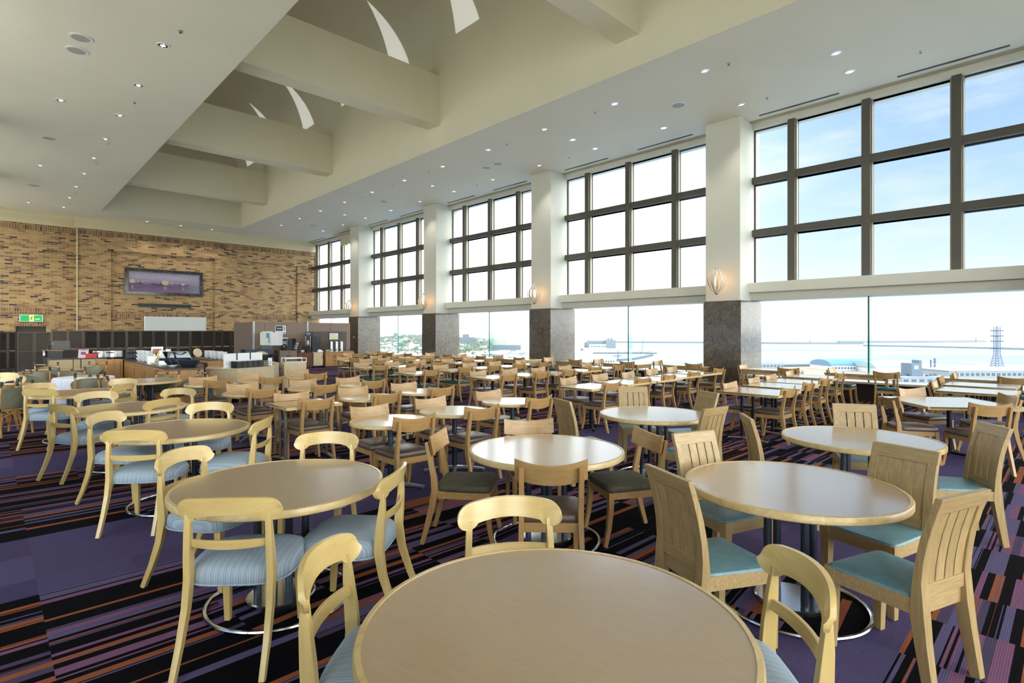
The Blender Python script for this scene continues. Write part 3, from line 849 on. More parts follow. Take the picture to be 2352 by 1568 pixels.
# ------------------------------------------------------------------ tables
def big_round():
    r = empty('round_pedestal_table')
    R = .61
    b = MB(); b.lathe([(0,.69),(R-.022,.69),(R-.022,.719),(0,.719)], 96); b.build('tabletop', M['lam'], r)
    b = MB(); b.lathe([(R-.022,.678),(R-.006,.678),(R,.684),(R,.712),(R-.005,.72),(R-.022,.722),(R-.022,.678)], 96); b.build('edge_band', M['edge'], r)
    for k in range(4):
        a = PI/4 + PI/2*k
        b = MB(); b.lathe([(.023,.03),(.023,.69)], 16, (.143*math.cos(a), .143*math.sin(a), 0)); b.build('leg', M['steel_dark'], r)
    b = MB(); b.lathe([(0,.012),(.2,.012),(.2,.036),(.19,.042),(0,.042)], 40); b.build('base_plate', M['chrome'], r, 0, 20)
    b = MB(); b.lathe([(0,.006),(.41,.006),(.41,.012),(.2,.016),(0,.016)], 64); b.build('base_disc', M['carpet'], r)
    b = MB(); b.tube([(.415*math.cos(a),.415*math.sin(a),.014) for a in [2*PI*k/72 for k in range(72)]], .0125, 8, True); b.build('base_rim', M['chrome'], r)
    return Proto(r)
def star_base(r, polemat, footmat, ht, L=.36, rod=.03):
    b = MB(); b.lathe([(rod,.04),(rod,ht)], 16); b.build('pole', polemat, r)
    b = MB()
    for k in range(4):
        a = PI/4 + PI/2*k; n = len(b.v)
        b.bar([(0,0,.055),(0,L*.55,.045),(0,L,.022)], [.045,.04,.03], [.035,.03,.022]); b.lathe([(.014,0),(.018,.012),(.01,.014)], 8, (0,L-.02,0))
        b.xf(Matrix.Rotation(a, 4, 'Z'), n)
    b.build('star_foot', footmat, r, .003)
    b = MB(); b.box(-.16,.16,-.025,.025,ht-.012,ht); b.box(-.025,.025,-.16,.16,ht-.012,ht); b.build('top_bracket', polemat, r)
def small_round():
    r = empty('small_round_table'); R = .415
    b = MB(); b.lathe([(0,.69),(R-.02,.69),(R-.02,.7195),(0,.7195)], 64); b.build('tabletop', M['lam_oak'], r)
    b = MB(); b.lathe([(R-.02,.683),(R-.005,.683),(R,.689),(R,.714),(R-.004,.7205),(R-.02,.7215),(R-.02,.683)], 64); b.build('edge_band', M['edge'], r)
    star_base(r, M['steel_dark'], M['alu'], .69)
    return Proto(r)
def square(w, d, name='square_table', base='star'):
    r = empty(name); t = .02
    b = MB(); b.box(-w/2+t,w/2-t,-d/2+t,d/2-t,.69,.7195); b.build('tabletop', M['lam_oak'], r, smooth=0)
    b = MB()
    for a in ((-w/2,w/2,-d/2,-d/2+t),(-w/2,w/2,d/2-t,d/2),(-w/2,-w/2+t,-d/2+t,d/2-t),(w/2-t,w/2,-d/2+t,d/2-t)): b.box(*a, .684, .7215)
    b.build('edge_band', M['edge'], r, .004)
    if base == 'star': star_base(r, M['black_steel'], M['black_steel'], .69)
    elif base == 'ladder':
        for s in (-1, 1):
            for q in (-1, 1):
                b = MB(); b.lathe([(.021,.03),(.021,.69)], 12, (s*(w/2-.09), q*.085, 0)); b.build('leg', base_mat, r)
            b = MB()
            for z in (.28,.5): b.tube([(s*(w/2-.09),-.085,z),(s*(w/2-.09),.085,z)], .011, 8)
            b.build('rung', base_mat, r)
            b = MB(); b.bar([(s*(w/2-.09),-.3,.012),(s*(w/2-.09),-.1,.035),(s*(w/2-.09),.1,.035),(s*(w/2-.09),.3,.012)], .05, .024); b.build('foot_bar', M['alu'], r, .004)
    else:
        for s in (-1, 1):
            for q in (-1, 1):
                b = MB(); b.taper((s*(w/2-.05),q*(d/2-.05),0,.045,.045),(s*(w/2-.05),q*(d/2-.05),.69,.06,.06)); b.build('leg', M['oak_z'], r, .004)
        b = MB(); a, c = w/2-.03, d/2-.03
        b.box(-a,a,c-.02,c,.6,.684); b.box(-a,a,-c,-c+.02,.6,.684); b.box(-a,-a+.02,-c,c,.6,.684); b.box(a-.02,a,-c,c,.6,.684); b.build('apron', M['oak_x'], r, .003)
    return Proto(r)
TR, TS = big_round(), small_round()
base_mat = M['taupe_steel']; TL = square(.72, .72, 'square_table', 'ladder')
base_mat = M['black_steel']; TD = square(.93, .97, 'square_table', 'ladder')
TQ, TF = square(.76, .8), square(.93, .76)
TX = square(1.17, 1.17)
TW = square(.78, 1.25, 'window_table', 'legs')

# ---- big round tables and their chairs
BIG = dict(T0=(1.29,1.15), T1=(1.31,3.41), T2=(3.19,2.92), T3=(3.51,1.21), T4=(5.5,1.33), T5=(5.47,3.35), T6=(1.33,5.99), T7=(1.26,8.13), T8=(1.01,10.67), T9=(2.17,12.37))
TAB = {'T0':'the table nearest the camera','T1':'second table from the camera, pale-chair side','T6':'third table from the camera, pale-chair side','T7':'fourth table from the camera, pale-chair side','T8':'fifth table from the camera, pale-chair side','T9':'the table beside the buffet','T2':'the round table in mid-room with plank chairs','T3':'front table with slatted chairs','T4':'second slatted-chair table toward the windows','T5':'slatted-chair table before the square tables'}
TLAB = {'T0':'large brown-topped round table cut off by the bottom of the photo','T1':'brown-topped round table behind the front one, ringed by four scroll-back chairs','T6':'round table third from the camera in the scroll-back chair column','T7':'round table fourth from the camera in the scroll-back chair column','T8':'round table fifth from the camera in the scroll-back chair column, near the white tablecloth','T9':'round table at the buffet counter corner with cane chairs','T2':'round table reflecting window light, ringed by four plank-back chairs','T3':'big round table with mirror-edged base between four teal slatted chairs','T4':'round table with one slatted chair behind, second teal-chair table toward the windows','T5':'round table with slatted chairs, in front of the square tables by the pillar'}
for k, (x, y) in BIG.items():
    TR.put((x, y, 0), .1, TLAB[k], 'table', 'large round pedestal tables')
Kg = 'scroll-back chairs with blue striped seats'
def K(px, py, t, lab, turn=0, z=.85):
    p = at(px, py, z); seat_at(KC, p, .312, facing(p, BIG[t]) + math.radians(turn), lab, Kg)
K(512,1143,'T1','scroll-back chair with full blue seat shown, back turned, before the second table')
K(404,1030,'T1','scroll-back chair on the carpet-aisle side of the second table, seat under the top', 12)
K(925,1072,'T1','scroll-back chair seen nearly edge-on at the inner side of the second table', 8)
K(757,990,'T1','scroll-back chair at the far side of the second table, facing the camera')
K(718,1258,'T0','scroll-back chair at the bottom edge, beside the front round table, pale-chair side', 14)
K(1166,1138,'T0','scroll-back chair at the far rim of the front table, before the grey-brown seat')
K(1872,1290,'T0','scroll-back chair at the bottom edge between the front round table and slatted chairs', -12)
K(298,987,'T6','scroll-back chair with back to the camera before the third table')
K(228,946,'T6','scroll-back chair on the aisle side of the third table, pale inner crest showing', 10)
K(618,958,'T6','scroll-back chair edge-on beside the third table, next to the ladder-legged table', 15)
K(487,922,'T6','scroll-back chair at the far side of the third table, facing the camera')
K(127,928,'T7','scroll-back chair standing out in the aisle before the fourth table')
K(384,914,'T7','honey-coloured scroll-back chair with its back turned, between third and fourth tables')
K(217,898,'T7','scroll-back chair at the far aisle corner of the fourth table, facing the camera')
K(417,890,'T7','scroll-back chair at the far buffet corner of the fourth table')
K(83,893,'T8','scroll-back chair with back turned before the fifth table')
K(82,879,'T8','scroll-back chair behind the fifth table, pale crest above another chair')
K(293,881,'T8','scroll-back chair at the buffet side of the fifth table, its back turned')
K(291,868,'T8','scroll-back chair at the far buffet corner of the fifth table, facing the camera')
BIG['T12'] = (-.35, 12.75)
K(38,862,'T12','scroll-back chair among cane chairs at the photo edge, lower crest'); K(10,855,'T12','scroll-back chair among cane chairs at the photo edge, higher crest')
TR.put((-.35,12.75,0), .1, 'round table behind the cane chairs, mostly outside the photo edge', 'table', 'large round pedestal tables')
Sg = 'slat-back chairs with teal seats'
def S(x, y, t, lab, turn=0):
    p = (x, y); seat_at(SCH, p, .31, facing(p, BIG[t]) + math.radians(turn), lab, Sg)
S(2.58,1.5,'T3','slatted chair between the front round table and the front slatted table', -8)
S(3.77,1.98,'T3','honey slatted chair behind the front slatted table, next to the plank chair', 0)
S(4.27,.77,'T3','slatted chair between the two window-ward round tables, facing the front one', 12)
S(3.21,.36,'T3','tall slatted chair closest to the camera, whole back and legs showing', 0)
S(6.42,1.6,'T4','pale slatted chair beyond the second slatted table, reflected in its top', 12)
S(5.78,.46,'T4','slatted chair at the photo-edge side of the second slatted table, leaning back', 16)
S(4.82,2.03,'T4','slatted chair seen edge-on before the square tables, facing the second slatted table', -8)
S(5.14,2.46,'T5','slatted chair with back turned at the third slatted table, behind the honey one', 12)
S(6.45,3.18,'T5','pale slatted chair at the pillar side of the third slatted table', -18)
S(6.32,4.2,'T5','slatted chair beyond the third slatted table, before the black-pole square table', 0)
S(4.53,3.92,'T5','slatted chair seen edge-on between plank chairs and the third slatted table', 10)
Pg = 'plank-back chairs round the mid-room table'
def P(proto, px, py, t, lab, turn=0):
    p = at(px, py, .80); seat_at(proto, p, .298, facing(p, BIG[t]) + math.radians(turn), lab, Pg)
P(PB,1267,1070,'T2','plank-back chair with its back to the camera, before the mid-room round table')
P(PO,992,1001,'T2','plank-back chair with dark olive seat, edge-on, buffet side of the mid-room table')
P(PO,1503,997,'T2','plank-back chair with dark olive seat, window side of the mid-room table', 4)
P(PB,1212,966,'T2','honey plank-back chair behind the mid-room table, front of crest lit')

# ---- rows of small tables: each has a chair on its brick-wall side and one on its camera side
ROWS = [
 ('small round table', ['i','j','l'], 'first row of small round tables'),
 ('small round table', ['f','h','k'], 'second row of small tables'),
 ('small round table', ['c','e','g'], 'third row of small round tables'),
 ('small round table', ['a','b','d'], 'fourth row of small round tables'),
 ('square table', ['r1','r2','r3','r4'], 'row between the two frontmost pillars'),
 ('square table', ['g15','g16','g17','g18','g19'], 'first row of black-pole tables'),
 ('square table', ['g10','g12','g14','g20','g21'], 'second row of black-pole tables'),
 ('square table', ['g5','g7','g9','g11','g13'], 'third row of black-pole tables'),
 ('square table', ['g2','g4','g6','g8','x4'], 'fourth row of black-pole tables'),
 ('square table', ['g3','x1','x2','x3'], 'fifth row of black-pole tables'),
 ('square table', ['g1','x5','x6'], 'sixth row of black-pole tables'),
 ('square table', ['x7','x8'], 'seventh row of black-pole tables'),
]
PAIR = {'a':((464,866.7),(504,874)),'b':((573,858.5),(628,867)),'c':((553,882.5),(607,894)),'d':((682,851.5),(728,859)),'e':((693,873),(752,884)),'f':((666,904),(733,918)),'g':((795,868),(863,875)),'h':((807,891),(893,905)),'i':((843,934),(960,961)),'j':((982,916),(1115,938)),'k':((923,881),(1019,891)),'l':((1115,899),(1246,915)),
'g1':((788,820),(820,822)),'g2':((827,833),(876,839)),'g3':((838,824.5),(874,827)),'g4':((897,832),(953,835)),'g5':((932,845),(995,850)),'g6':((960,828),(1011,832)),'g7':((1009,839),(1073,844)),'g8':((1025,825),(1078,827.5)),'g9':((1075,834),(1139,840)),'g10':((1093,853),(1173,860)),'g11':((1133,831),(1196,836)),'g12':((1166,848),(1248,855)),'g13':((1192,827.5),(1251,832)),'g14':((1231,845),(1311,850)),'g15':((1299,868),(1411,880)),'g16':((1372,860),(1482,869)),'g17':((1436,855),(1541,861.5)),'g18':((1491,848),(1599,854.5)),'g19':((1537,843),(1657,847)),'g20':((1292,841),(1371,843)),'g21':((1342,834.5),(1425,839)),
'r1':((1668,880),(1820,893)),'r2':((1723,869),(1864,880)),'r3':((1763,862),(1900,870)),'r4':((1806,853),(1935,858)),
'x1':((879,822),(920,824.5)),'x2':((939,820),(981,822)),'x3':((977,819.5),(1025,820)),'x4':((1073,821),(1128,823)),'x5':((862,817),(904,819)),'x6':((912,814),(960,817)),'x7':((799,811),(824,812.5)),'x8':((852,807),(890,813))}
Rg = 'plank-back chairs at the rows of small tables'
SQC = {'g15':(7.47,5.8),'g16':(8.55,5.85),'g17':(9.55,5.85),'g18':(10.55,5.95),'g19':(11.6,6.0)}
for kind, ks, row in ROWS:
    for i, k in enumerate(ks):
        A, B = at(*PAIR[k][0], .80), at(*PAIR[k][1], .80)
        if k == 'x8': B = Vector((A.x-.05, A.y-1.1, 0))
        c = ((A.x+B.x)/2, (A.y+B.y)/2)
        if k in SQC: c = SQC[k]
        nth = ordn[i]
        what = kind
        if k == 'f': what = 'ladder-legged square table'
        if k == 'f': pr = TL
        elif kind.startswith('small'): pr = TS
        elif k[0] == 'r': pr = TD
        elif k in SQC: pr = TF
        else: pr = TQ
        tl = ('ladder-legged square table standing among the small round tables' if k == 'f' else '%s, %s from the buffet side in the %s' % (what, nth, row))
        pr.put((c[0], c[1], 0), 0 if kind[0] != 's' or k == 'f' or kind.startswith('square') else .12*i, tl, 'table', row)
        for q, nm, rz in ((A, 'brick-wall', PI), (B, 'camera', 0)):
            far = q.y > 9.4 and q.x > 6
            proto = PG if far else (PO if (k, nm) == ('k','camera') else PB)
            seatn = 'green' if proto is PG else ('olive' if proto is PO else 'brown')
            jit = random.uniform(-.07,.07)
            tt = 'the ladder-legged square table' if k == 'f' else '%s %s' % (nth, what.replace('small round table','table').replace('square table','table'))
            lab = '%s-seat plank chair, %s side of %s' % (seatn, nm, tt) + ('' if k == 'f' else ', ' + row)
            seat_at(proto, (q.x, q.y), .298, rz + jit, lab, Rg)
# tables toward the photo's right edge
TD.put((11.25,1.1,0), 0, 'square table nearest the photo edge in the pair before the window-side chairs', 'table', 'pair of square tables at the photo edge')
TD.put((12.55,1.18,0), 0, 'square table in the photo-edge pair, the one closer to the windows', 'table', 'pair of square tables at the photo edge')
eg = 'plank-back chairs at the photo-edge tables'
for p, rz, lab in (((11.35,1.72), PI, 'plank chair at the end of the photo-edge square table, crest lit'), ((12.6,1.8), PI, 'plank chair at the end of the square table closer to the windows, crest lit')):
    seat_at(PB, p, .298, rz, lab, eg)
TX.put((9.17,1.18,0), math.radians(45)-.12, 'diamond-turned square table near the photo edge with four brown chairs', 'table')
for p, rz, lab in (((8.33,1.72), math.radians(-56-90), 'brown-seat plank chair at the aisle corner side of the diamond-turned table'), ((9.85,1.75), math.radians(-122-90), 'plank chair behind the diamond-turned table, front of its crest showing'),
                   ((9.62,.58), math.radians(118-90), 'plank chair cut by the photo edge at the diamond-turned table'), ((8.28,.66), math.radians(42-90), 'plank chair with its back to the camera at the diamond-turned table')):
    seat_at(PB, p, .298, rz, lab, 'plank-back chairs at the diamond-turned table')
# wooden tables along the windows
wg = 'green-seat plank chairs at the window tables'
WT = [(14.2,1.35,(2185,854),(2330,860)), (14.15,3.4,(1904,845),(2035,851)), (14.0,5.25,(1701,838),(1809,844)), (14.15,7.55,(1507,830),(1591,834)), (13.7,9.3,(1371,826),(1438,829)), (13.5,11.0,(1257,821),(1319,825)), (13.3,13.35,(1142,817),(1190,819)), (13.15,15.1,(1058,814),(1102,816)), (13.0,16.8,(986,811),(1025,814)), (12.6,18.6,None,(934.5,811.5)), (12.5,20.3,None,(893,808))]
for i, (x, y, a, b_) in enumerate(WT):
    n = ordn[i]
    TW.put((x, y, 0), 0, 'wooden-legged table along the windows, %s from the photo edge' % n, 'table', 'wooden tables along the windows')
    if a is not None:
        p = at(*a, .80); k = (x-.12)/p.x
        seat_at(PG, (p.x*k, p.y*k), .298, PI, 'green-seat plank chair at the brick-wall end of the %s window table' % n, wg)
    p = at(*b_, .80); k = (x-.72)/p.x
    seat_at(PG, (p.x*k, p.y*k), .298, -PI/2 + .1, 'green-seat plank chair facing the glass at the %s window table' % n, wg)
# cloth-covered tables and cane chairs
def cloth(name, R, zt, zb, mat, nfold=18, amp=.02):
    b = MB(); n = 144; rings = []
    for r_, z, a in ((0.0,zt,0),(R*.9,zt,0),(R,zt-.006,0),(R+.012,zt-.04,amp*.3),(R+.02,(zt+zb)/2,amp),(R+.035,zb,amp*1.4)):
        rings.append([((r_ + a*math.sin(k*2*PI*nfold/n + 1.3*math.sin(k*.2)))*math.cos(2*PI*k/n), (r_ + a*math.sin(k*2*PI*nfold/n + 1.3*math.sin(k*.2)))*math.sin(2*PI*k/n), z) for k in range(n)])
    vs = [(0,0,zt)] + [p for r in rings[1:] for p in r]
    fs = [(0, 1+k, 1+(k+1)%n) for k in range(n)]
    for i in range(len(rings)-2):
        for k in range(n): fs.append((1+i*n+k, 1+(i+1)*n+k, 1+(i+1)*n+(k+1)%n, 1+i*n+(k+1)%n))
    b.add(vs, fs); return b.build(name, mat, None, 0, 50)
def hidden_table(x, y, R, lab):
    r = empty('cloth_covered_table', (x,y,0), 0, lab, 'table', 'tables under cloths')
    b = MB(); b.lathe([(0,.69),(R,.69),(R,.715),(0,.715)], 48); b.build('tabletop', M['lam'], r)
    star_base(r, M['steel_dark'], M['alu'], .69)
hidden_table(1.45, 14.25, .5, 'round table hidden under the floor-length white cloth')
o = cloth('white_tablecloth', .505, .722, .05, M['cloth_white']); o.location = (1.45,14.25,0)
tag(o, 'floor-length white tablecloth falling in folds over a round table', 'tablecloth')
hidden_table(1.12, 17.0, .6, 'round table hidden under the lilac cloth near the buffet')
o = cloth('lilac_tablecloth', .605, .722, .25, M['cloth_lilac']); o.location = (1.12,17.0,0); tag(o, 'lilac tablecloth hanging below a darker cloth, among cane chairs', 'tablecloth')
o = cloth('taupe_overcloth', .625, .728, .6, M['cloth_taupe'], 9, .012); o.location = (1.12,17.0,0); tag(o, 'dark taupe cloth laid over the lilac tablecloth', 'tablecloth')
cg = 'bamboo cane chairs by the buffet'
for proto, p, q, lab in ((RG,(1.11,18.5),(1.12,17.0),'cane chair behind the lilac table, brown-tipped posts before the dark screens'),(RG,(.8,16.0),(1.12,17.0),'cane chair in front of the lilac table, woven back toward the camera'),
        (RG,(.53,14.9),(1.45,14.25),'cane chair at the aisle side of the white tablecloth'),(RG,(1.36,15.5),(1.45,14.25),'cane chair behind the white tablecloth, green-bound top bar'),
        (RB,(2.12,18.08),(1.12,17.0),'cane chair seen edge-on beside the beige counter'),(RG,(1.43,13.2),(1.45,14.25),'cane chair with woven back to the camera before the white tablecloth'),
        (RB,(1.52,12.25),(2.17,12.37),'cane chair at the aisle side of the buffet-corner table'),(RG,(.39,12.66),(-.35,12.75),'cane chair at the photo edge with a pale top bar'),
        (RG,(.34,11.75),(-.35,12.75),'big cane chair at the photo edge with herringbone woven back'),(RB,(2.66,12.9),(2.17,12.37),'cane chair behind the buffet-corner table, brown bindings'),(RB,(3.2,12.5),(2.17,12.37),'cane chair half hidden by the pale buffet cabinet')):
    seat_at(proto, p, .25, facing(p, q), lab, cg)
# ------------------------------------------------------------------ screens, coffee corner, buffet
def louvre_screen(x, y, w, h, rz, m, lab, gap=False):
    r = empty('louvre_screen', (x,y,0), rz, lab, 'folding screen', 'louvred screens before the brick wall')
    for s in (-1, 1):
        n = len(MESHKEY); k = ('lv', round(w,2), round(h,2), m.name, s, gap)
        if k not in MESHKEY:
            b = MB(); a0, a1 = (-w/2, -.004) if s < 0 else (.004, w/2)
            b.box(a0,a0+.05,-.02,.02,.02,h); b.box(a1-.05,a1,-.02,.02,.02,h); b.box(a0+.05,a1-.05,-.02,.02,h-.06,h); b.box(a0+.05,a1-.05,-.02,.02,.02,.1); b.box(a0+.05,a1-.05,-.02,.02,h*.5-.03,h*.5+.03)
            z = .13
            while z < h-.09:
                if abs(z-h*.5) > .05: b.add([(a0+.05,-.016,z),(a1-.05,-.016,z),(a1-.05,.016,z+.038),(a0+.05,.016,z+.038),(a0+.05,-.016,z+.008),(a1-.05,-.016,z+.008),(a1-.05,.016,z+.046),(a0+.05,.016,z+.046)], [(0,3,2,1),(4,5,6,7),(0,1,5,4),(1,2,6,5),(2,3,7,6),(3,0,4,7)])
                z += .045
            MESHKEY[k] = b.mesh('louvre_panel', m, 0, 0)
        o = bpy.data.objects.new('louvre_panel', MESHKEY[k]); COL.objects.link(o); o.parent = r
MESHKEY = {}
def Lx(px, Y):
    t = (px-CX)/F; return Y*(S_+t*C_)/(C_-t*S_)
edges = [-3, 38.5, 118, 192, 258, 323, 381, 437, 492, 529, 577]
for i in range(len(edges)-1):
    x0, x1 = Lx(edges[i], 30.8), Lx(edges[i+1], 30.8)
    taupe = i in (1, 2)
    fold = .05*(1 if i % 2 else -1)
    louvre_screen((x0+x1)/2, 30.8, (x1-x0)*.99, 1.66 if i < 2 else 1.72, fold, M['louvre_taupe'] if taupe else M['louvre_dark'],
                  ['almost black louvred screen at the photo edge','taupe louvred screen under the exit sign','taupe louvred screen next to the dark ones','dark louvred screen beginning the dark run beside the taupe ones','dark louvred screen behind the steel pots','dark louvred screen behind the stacked cups, left of the white board','dark louvred screen below the near end of the white board','dark louvred screen below the far end of the white board','narrow dark louvred screen past the white board','dark louvred screen ending at the office partition'][i].replace(', left of the white board',' before the white board'))
# white board leaning behind the screens
p0, p1 = Lx(333, 31.6), Lx(472, 31.6)
r = empty('white_board', ((p0+p1)/2, 31.6, 1.2), 0, 'wide pale board standing behind the dark louvred screens', 'board')
b = MB(); w = (p1-p0)/2; b.box(-w,w,-.02,.02,-.05,1.22); b.build('board_panel', plain('pale_board', srgb(226,230,226), .6, var=.04), r, .004)
b = MB(); b.box(-w-.03,-w,-.025,.025,-1.2,1.24); b.box(w,w+.03,-.025,.025,-1.2,1.24); b.build('board_stand', M['alu'], r)

# coffee corner partition: taupe panels between pale posts
YP = 25.3
r = empty('office_partition', (Lx(700,YP), YP, 0), 0, 'taupe office partition with pale posts behind the coffee machines', 'partition')
ox = Lx(700, YP)
segs = [(583,607.5),(607.5,657),(657,705),(707,758),(758,804)]
for a, c in segs:
    b = MB(); x0, x1 = Lx(a,YP)-ox, Lx(c,YP)-ox; b.box(x0+.006,x1-.006,-.02,.02,.08,2.1); b.build('partition_panel', M['partition'], r, .004)
for a in (582.5, 706):
    b = MB(); x0 = Lx(a,YP)-ox; b.box(x0-.04,x0+.04,-.045,.045,0,2.13); b.build('partition_post', plain('pale_post_%d' % a, srgb(186,192,194), .35, .4), r, .006)
b = MB(); x0 = Lx(582.5,YP)-ox; b.box(x0-.02,x0+.02,.05,2.6,.08,2.1); b.build('partition_panel', M['partition'], r, .004)
YC = 24.3
def item(px, py, z, name, lab, cat, grp=None, rz=-TH):
    p = at(px, py, z)
    if px > 590 and z > .5: p = Vector((Lx(px, YC+.15), YC+.15, z))
    return empty(name, (p.x,p.y,p.z), rz, lab, cat, grp), (p.x*S_+p.y*C_)
def wpx(n, d): return n/F*d
CABH = {}
# cabinets: (px0, px1, y top, y floor)
def cabinet(px0, px1, ytop, ybot, dep, mat, name, lab, doors=2, castors=False, topm=None, legs=.05, cat='cabinet'):
    pm = (px0+px1)/2; p = Vector((Lx(pm, YC), YC, 0)); d = p.x*S_+p.y*C_
    w = wpx(px1-px0, d); h = EYE - (ytop-HY)/F*d
    r = empty(name, (p.x + S_*0, p.y, 0), 0, lab, cat)
    CABH[pm] = h
    z0 = .1 if castors else legs
    x0, x1 = Lx(px0, p.y)-p.x, Lx(px1, p.y)-p.x
    b = MB(); b.box(x0,x1,.02,dep,z0,h-.025); b.build('body', mat, r, .004)
    b = MB(); b.box(x0-.01,x1+.01,-.005,dep+.01,h-.025,h); b.build('worktop', topm or mat, r, .004)
    for k in range(doors):
        a, c = x0+(x1-x0)*k/doors, x0+(x1-x0)*(k+1)/doors
        b = MB(); b.box(a+.008,c-.008,0,.02,z0+.03,h-.05); dd = b.build('door', mat, r, .003)
        b = MB(); hx = c-.06 if k == 0 else a+.06; b.box(hx-.012,hx+.012,-.012,0,h*.62,h*.62+.1); b.build('handle', M['sash'], dd, .002)
    if castors:
        for cx_ in (x0+.06, x1-.06):
            for cy_ in (.08, dep-.06):
                b = MB(); b.lathe([(.0,-.02),(.04,-.02),(.045,0),(.04,.02),(0,.02)], 14); b.xf(Matrix.Translation((cx_,cy_,.045)) @ Matrix.Rotation(PI/2,4,'Y')); b.build('castor', M['black_plastic'], r)
    else:
        b = MB(); b.box(x0+.03,x1-.03,.05,dep-.03,0,z0); b.build('plinth', M['sash'], r)
    return r, h, d
cabinet(642.5,683,804.5,847.5,.6,M['cab_grey'],'cupboard','grey-wood cupboard under the espresso machine',2,True)
cabinet(684,718.5,810,847.5,.55,M['cab_red'],'cupboard','reddish-brown cupboard under the tall coffee machine',1)
cabinet(720,742,808.5,844.5,.45,M['cab_pale'],'trolley','pale plywood trolley on castors beside the reddish-brown cupboard',1,True,cat='trolley')
cabinet(748,788,807.5,843,.6,M['cab_oak'],'cupboard','oak sideboard under the steel dispensers',2)
cabinet(788.5,812,806,841,.6,M['cab_oak'],'cupboard','plain oak sideboard end touching the first marble pillar',1)
cabinet(564,628,802.5,843,.6,plain('dark_grey_counter', srgb(56,62,72), .35),'service_counter','dark grey service counter below the white drink dispenser',3,cat='counter')
# tall louvred cupboard behind the steel dispensers
pp = Lx(714,24.9); pq = Lx(797,24.9)
r = empty('louvred_cupboard', ((pp+pq)/2, 24.95, 0), 0, 'dark taupe louvred doors behind the steel dispensers', 'cupboard')
w = (pq-pp)/2
for k in range(4):
    b = MB(); a, c = -w+w*k/2, -w+w*(k+1)/2
    b.box(a+.005,c-.005,-.02,.02,.05,1.68)
    for z in range(30): b.box(a+.05,c-.05,-.03,-.02,.2+.047*z,.225+.047*z)
    b.build('door', M['louvre_taupe'], r, smooth=0)
ZT = .86
def mbox(r, nm, m, x0,x1,y0,y1,z0,z1, bev=.004, parent=None):
    b = MB(); b.box(x0,x1,y0,y1,z0,z1); return b.build(nm, m, parent or r, bev)
# white drink dispenser
CH = lambda i: list(CABH.values())[i]
r, d = item(619, 802.5, CH(5), 'drink_dispenser', 'white juice dispenser with blue buttons on a grey stand', 'drink machine')
W_ = wpx(40,d)
mbox(r,'stand',plain('grey_stand',srgb(84,92,100),.4), -W_*.38,W_*.2,-.1,.3,0,.16)
mbox(r,'body',M['white_paint'], -W_/2,W_/2,-.02,.5,.16,.74,.02)
mbox(r,'front_panel',plain('cream_front',srgb(222,224,206),.4), -W_/2,W_*.08,-.07,-.02,.18,.74,.01)
for k in range(4): mbox(r,'tap_lid',M['white_paint'], -W_*.42+k*.11,-W_*.42+k*.11+.08,0,.1,.74,.78)
b = MB(); b.box(-W_*.16,W_*.06,-.078,-.07,.5,.7); b.box(-W_*.02,W_*.06,-.078,-.07,.26,.5); b.build('button_panel', plain('blue_panel',srgb(70,150,180),.4), r)
b = MB()
for x, z in ((-.12,.66),(-.12,.6),(-.12,.54),(.03,.66),(.03,.6),(.03,.54),(.03,.42),(.03,.3)):
    b.box(x-.018,x+.018,-.086,-.078,z-.016,z+.016)
b.build('button', M['white_paint'], r)
# espresso machine
r, d = item(658, 803.5, CH(0), 'espresso_machine', 'black espresso machine with white lit buttons, price card on top', 'coffee machine')
mbox(r,'body',M['black_plastic'], -.24,.24,0,.45,0,.52,.012)
mbox(r,'spout_recess_shade',plain('recess_shade_black',srgb(8,9,11),.5), -.2,.0,-.02,.0,.03,.17)  # near-black plate paints the shade of the spout recess
mbox(r,'front_panel',plain('panel_navy',srgb(24,28,38),.3), -.23,.06,-.02,0,.19,.5)
b = MB()
for k in range(5):
    b.box(-.215,-.19,-.03,-.02,.22+.055*k,.245+.055*k); b.box(.02,.045,-.03,-.02,.22+.055*k,.245+.055*k)
for k in range(3): b.box(-.16,0,-.026,-.02,.29+.045*k,.31+.045*k)
b.build('button', M['white_paint'], r)
mbox(r,'price_card',M['white_paint'], -.18,.06,.02,.04,.52,.57,.002)
mbox(r,'spout',M['chrome'], -.13,-.06,-.06,0,.14,.2)
# tall coffee machine
r, d = item(713.5, 809.5, CH(1), 'coffee_machine', 'tall black coffee brewer with a glass hopper, tallest in the coffee corner', 'coffee machine')
mbox(r,'body',M['black_plastic'], .02,.27,.05,.5,0,.74,.01)
mbox(r,'front_column',plain('brewer_black',srgb(28,34,42),.3), -.24,.02,-.02,.3,0,.96,.015)
mbox(r,'sign_board',plain('brewer_sign',srgb(44,50,56),.4), -.22,.04,-.04,-.02,.76,.95)
b = MB(); b.box(-.2,.02,-.046,-.04,.87,.9); b.box(-.17,-.01,-.046,-.04,.81,.83); b.build('sign_lettering', plain('pale_letter',srgb(190,200,204),.5), r)
b = MB(); b.lathe([(0,.36),(.05,.36),(.06,.42),(.055,.52),(.03,.56),(0,.56)], 16, (-.1,-.06,0)); b.build('hopper', plain('cream_hopper',srgb(206,196,168),.3), r)
b = MB()
for z in (.3,.38,.46,.54,.62,.7): b.box(-.23,-.205,-.035,-.02,z,z+.035); b.box(.0,.02,-.035,-.02,z,z+.035)
b.build('button', M['chrome'], r)
mbox(r,'cup_recess_shade',plain('recess_shade_dark',srgb(8,10,12),.5), -.16,-.02,-.024,-.02,.05,.28)  # flat plate, recess shade put into its near-black colour
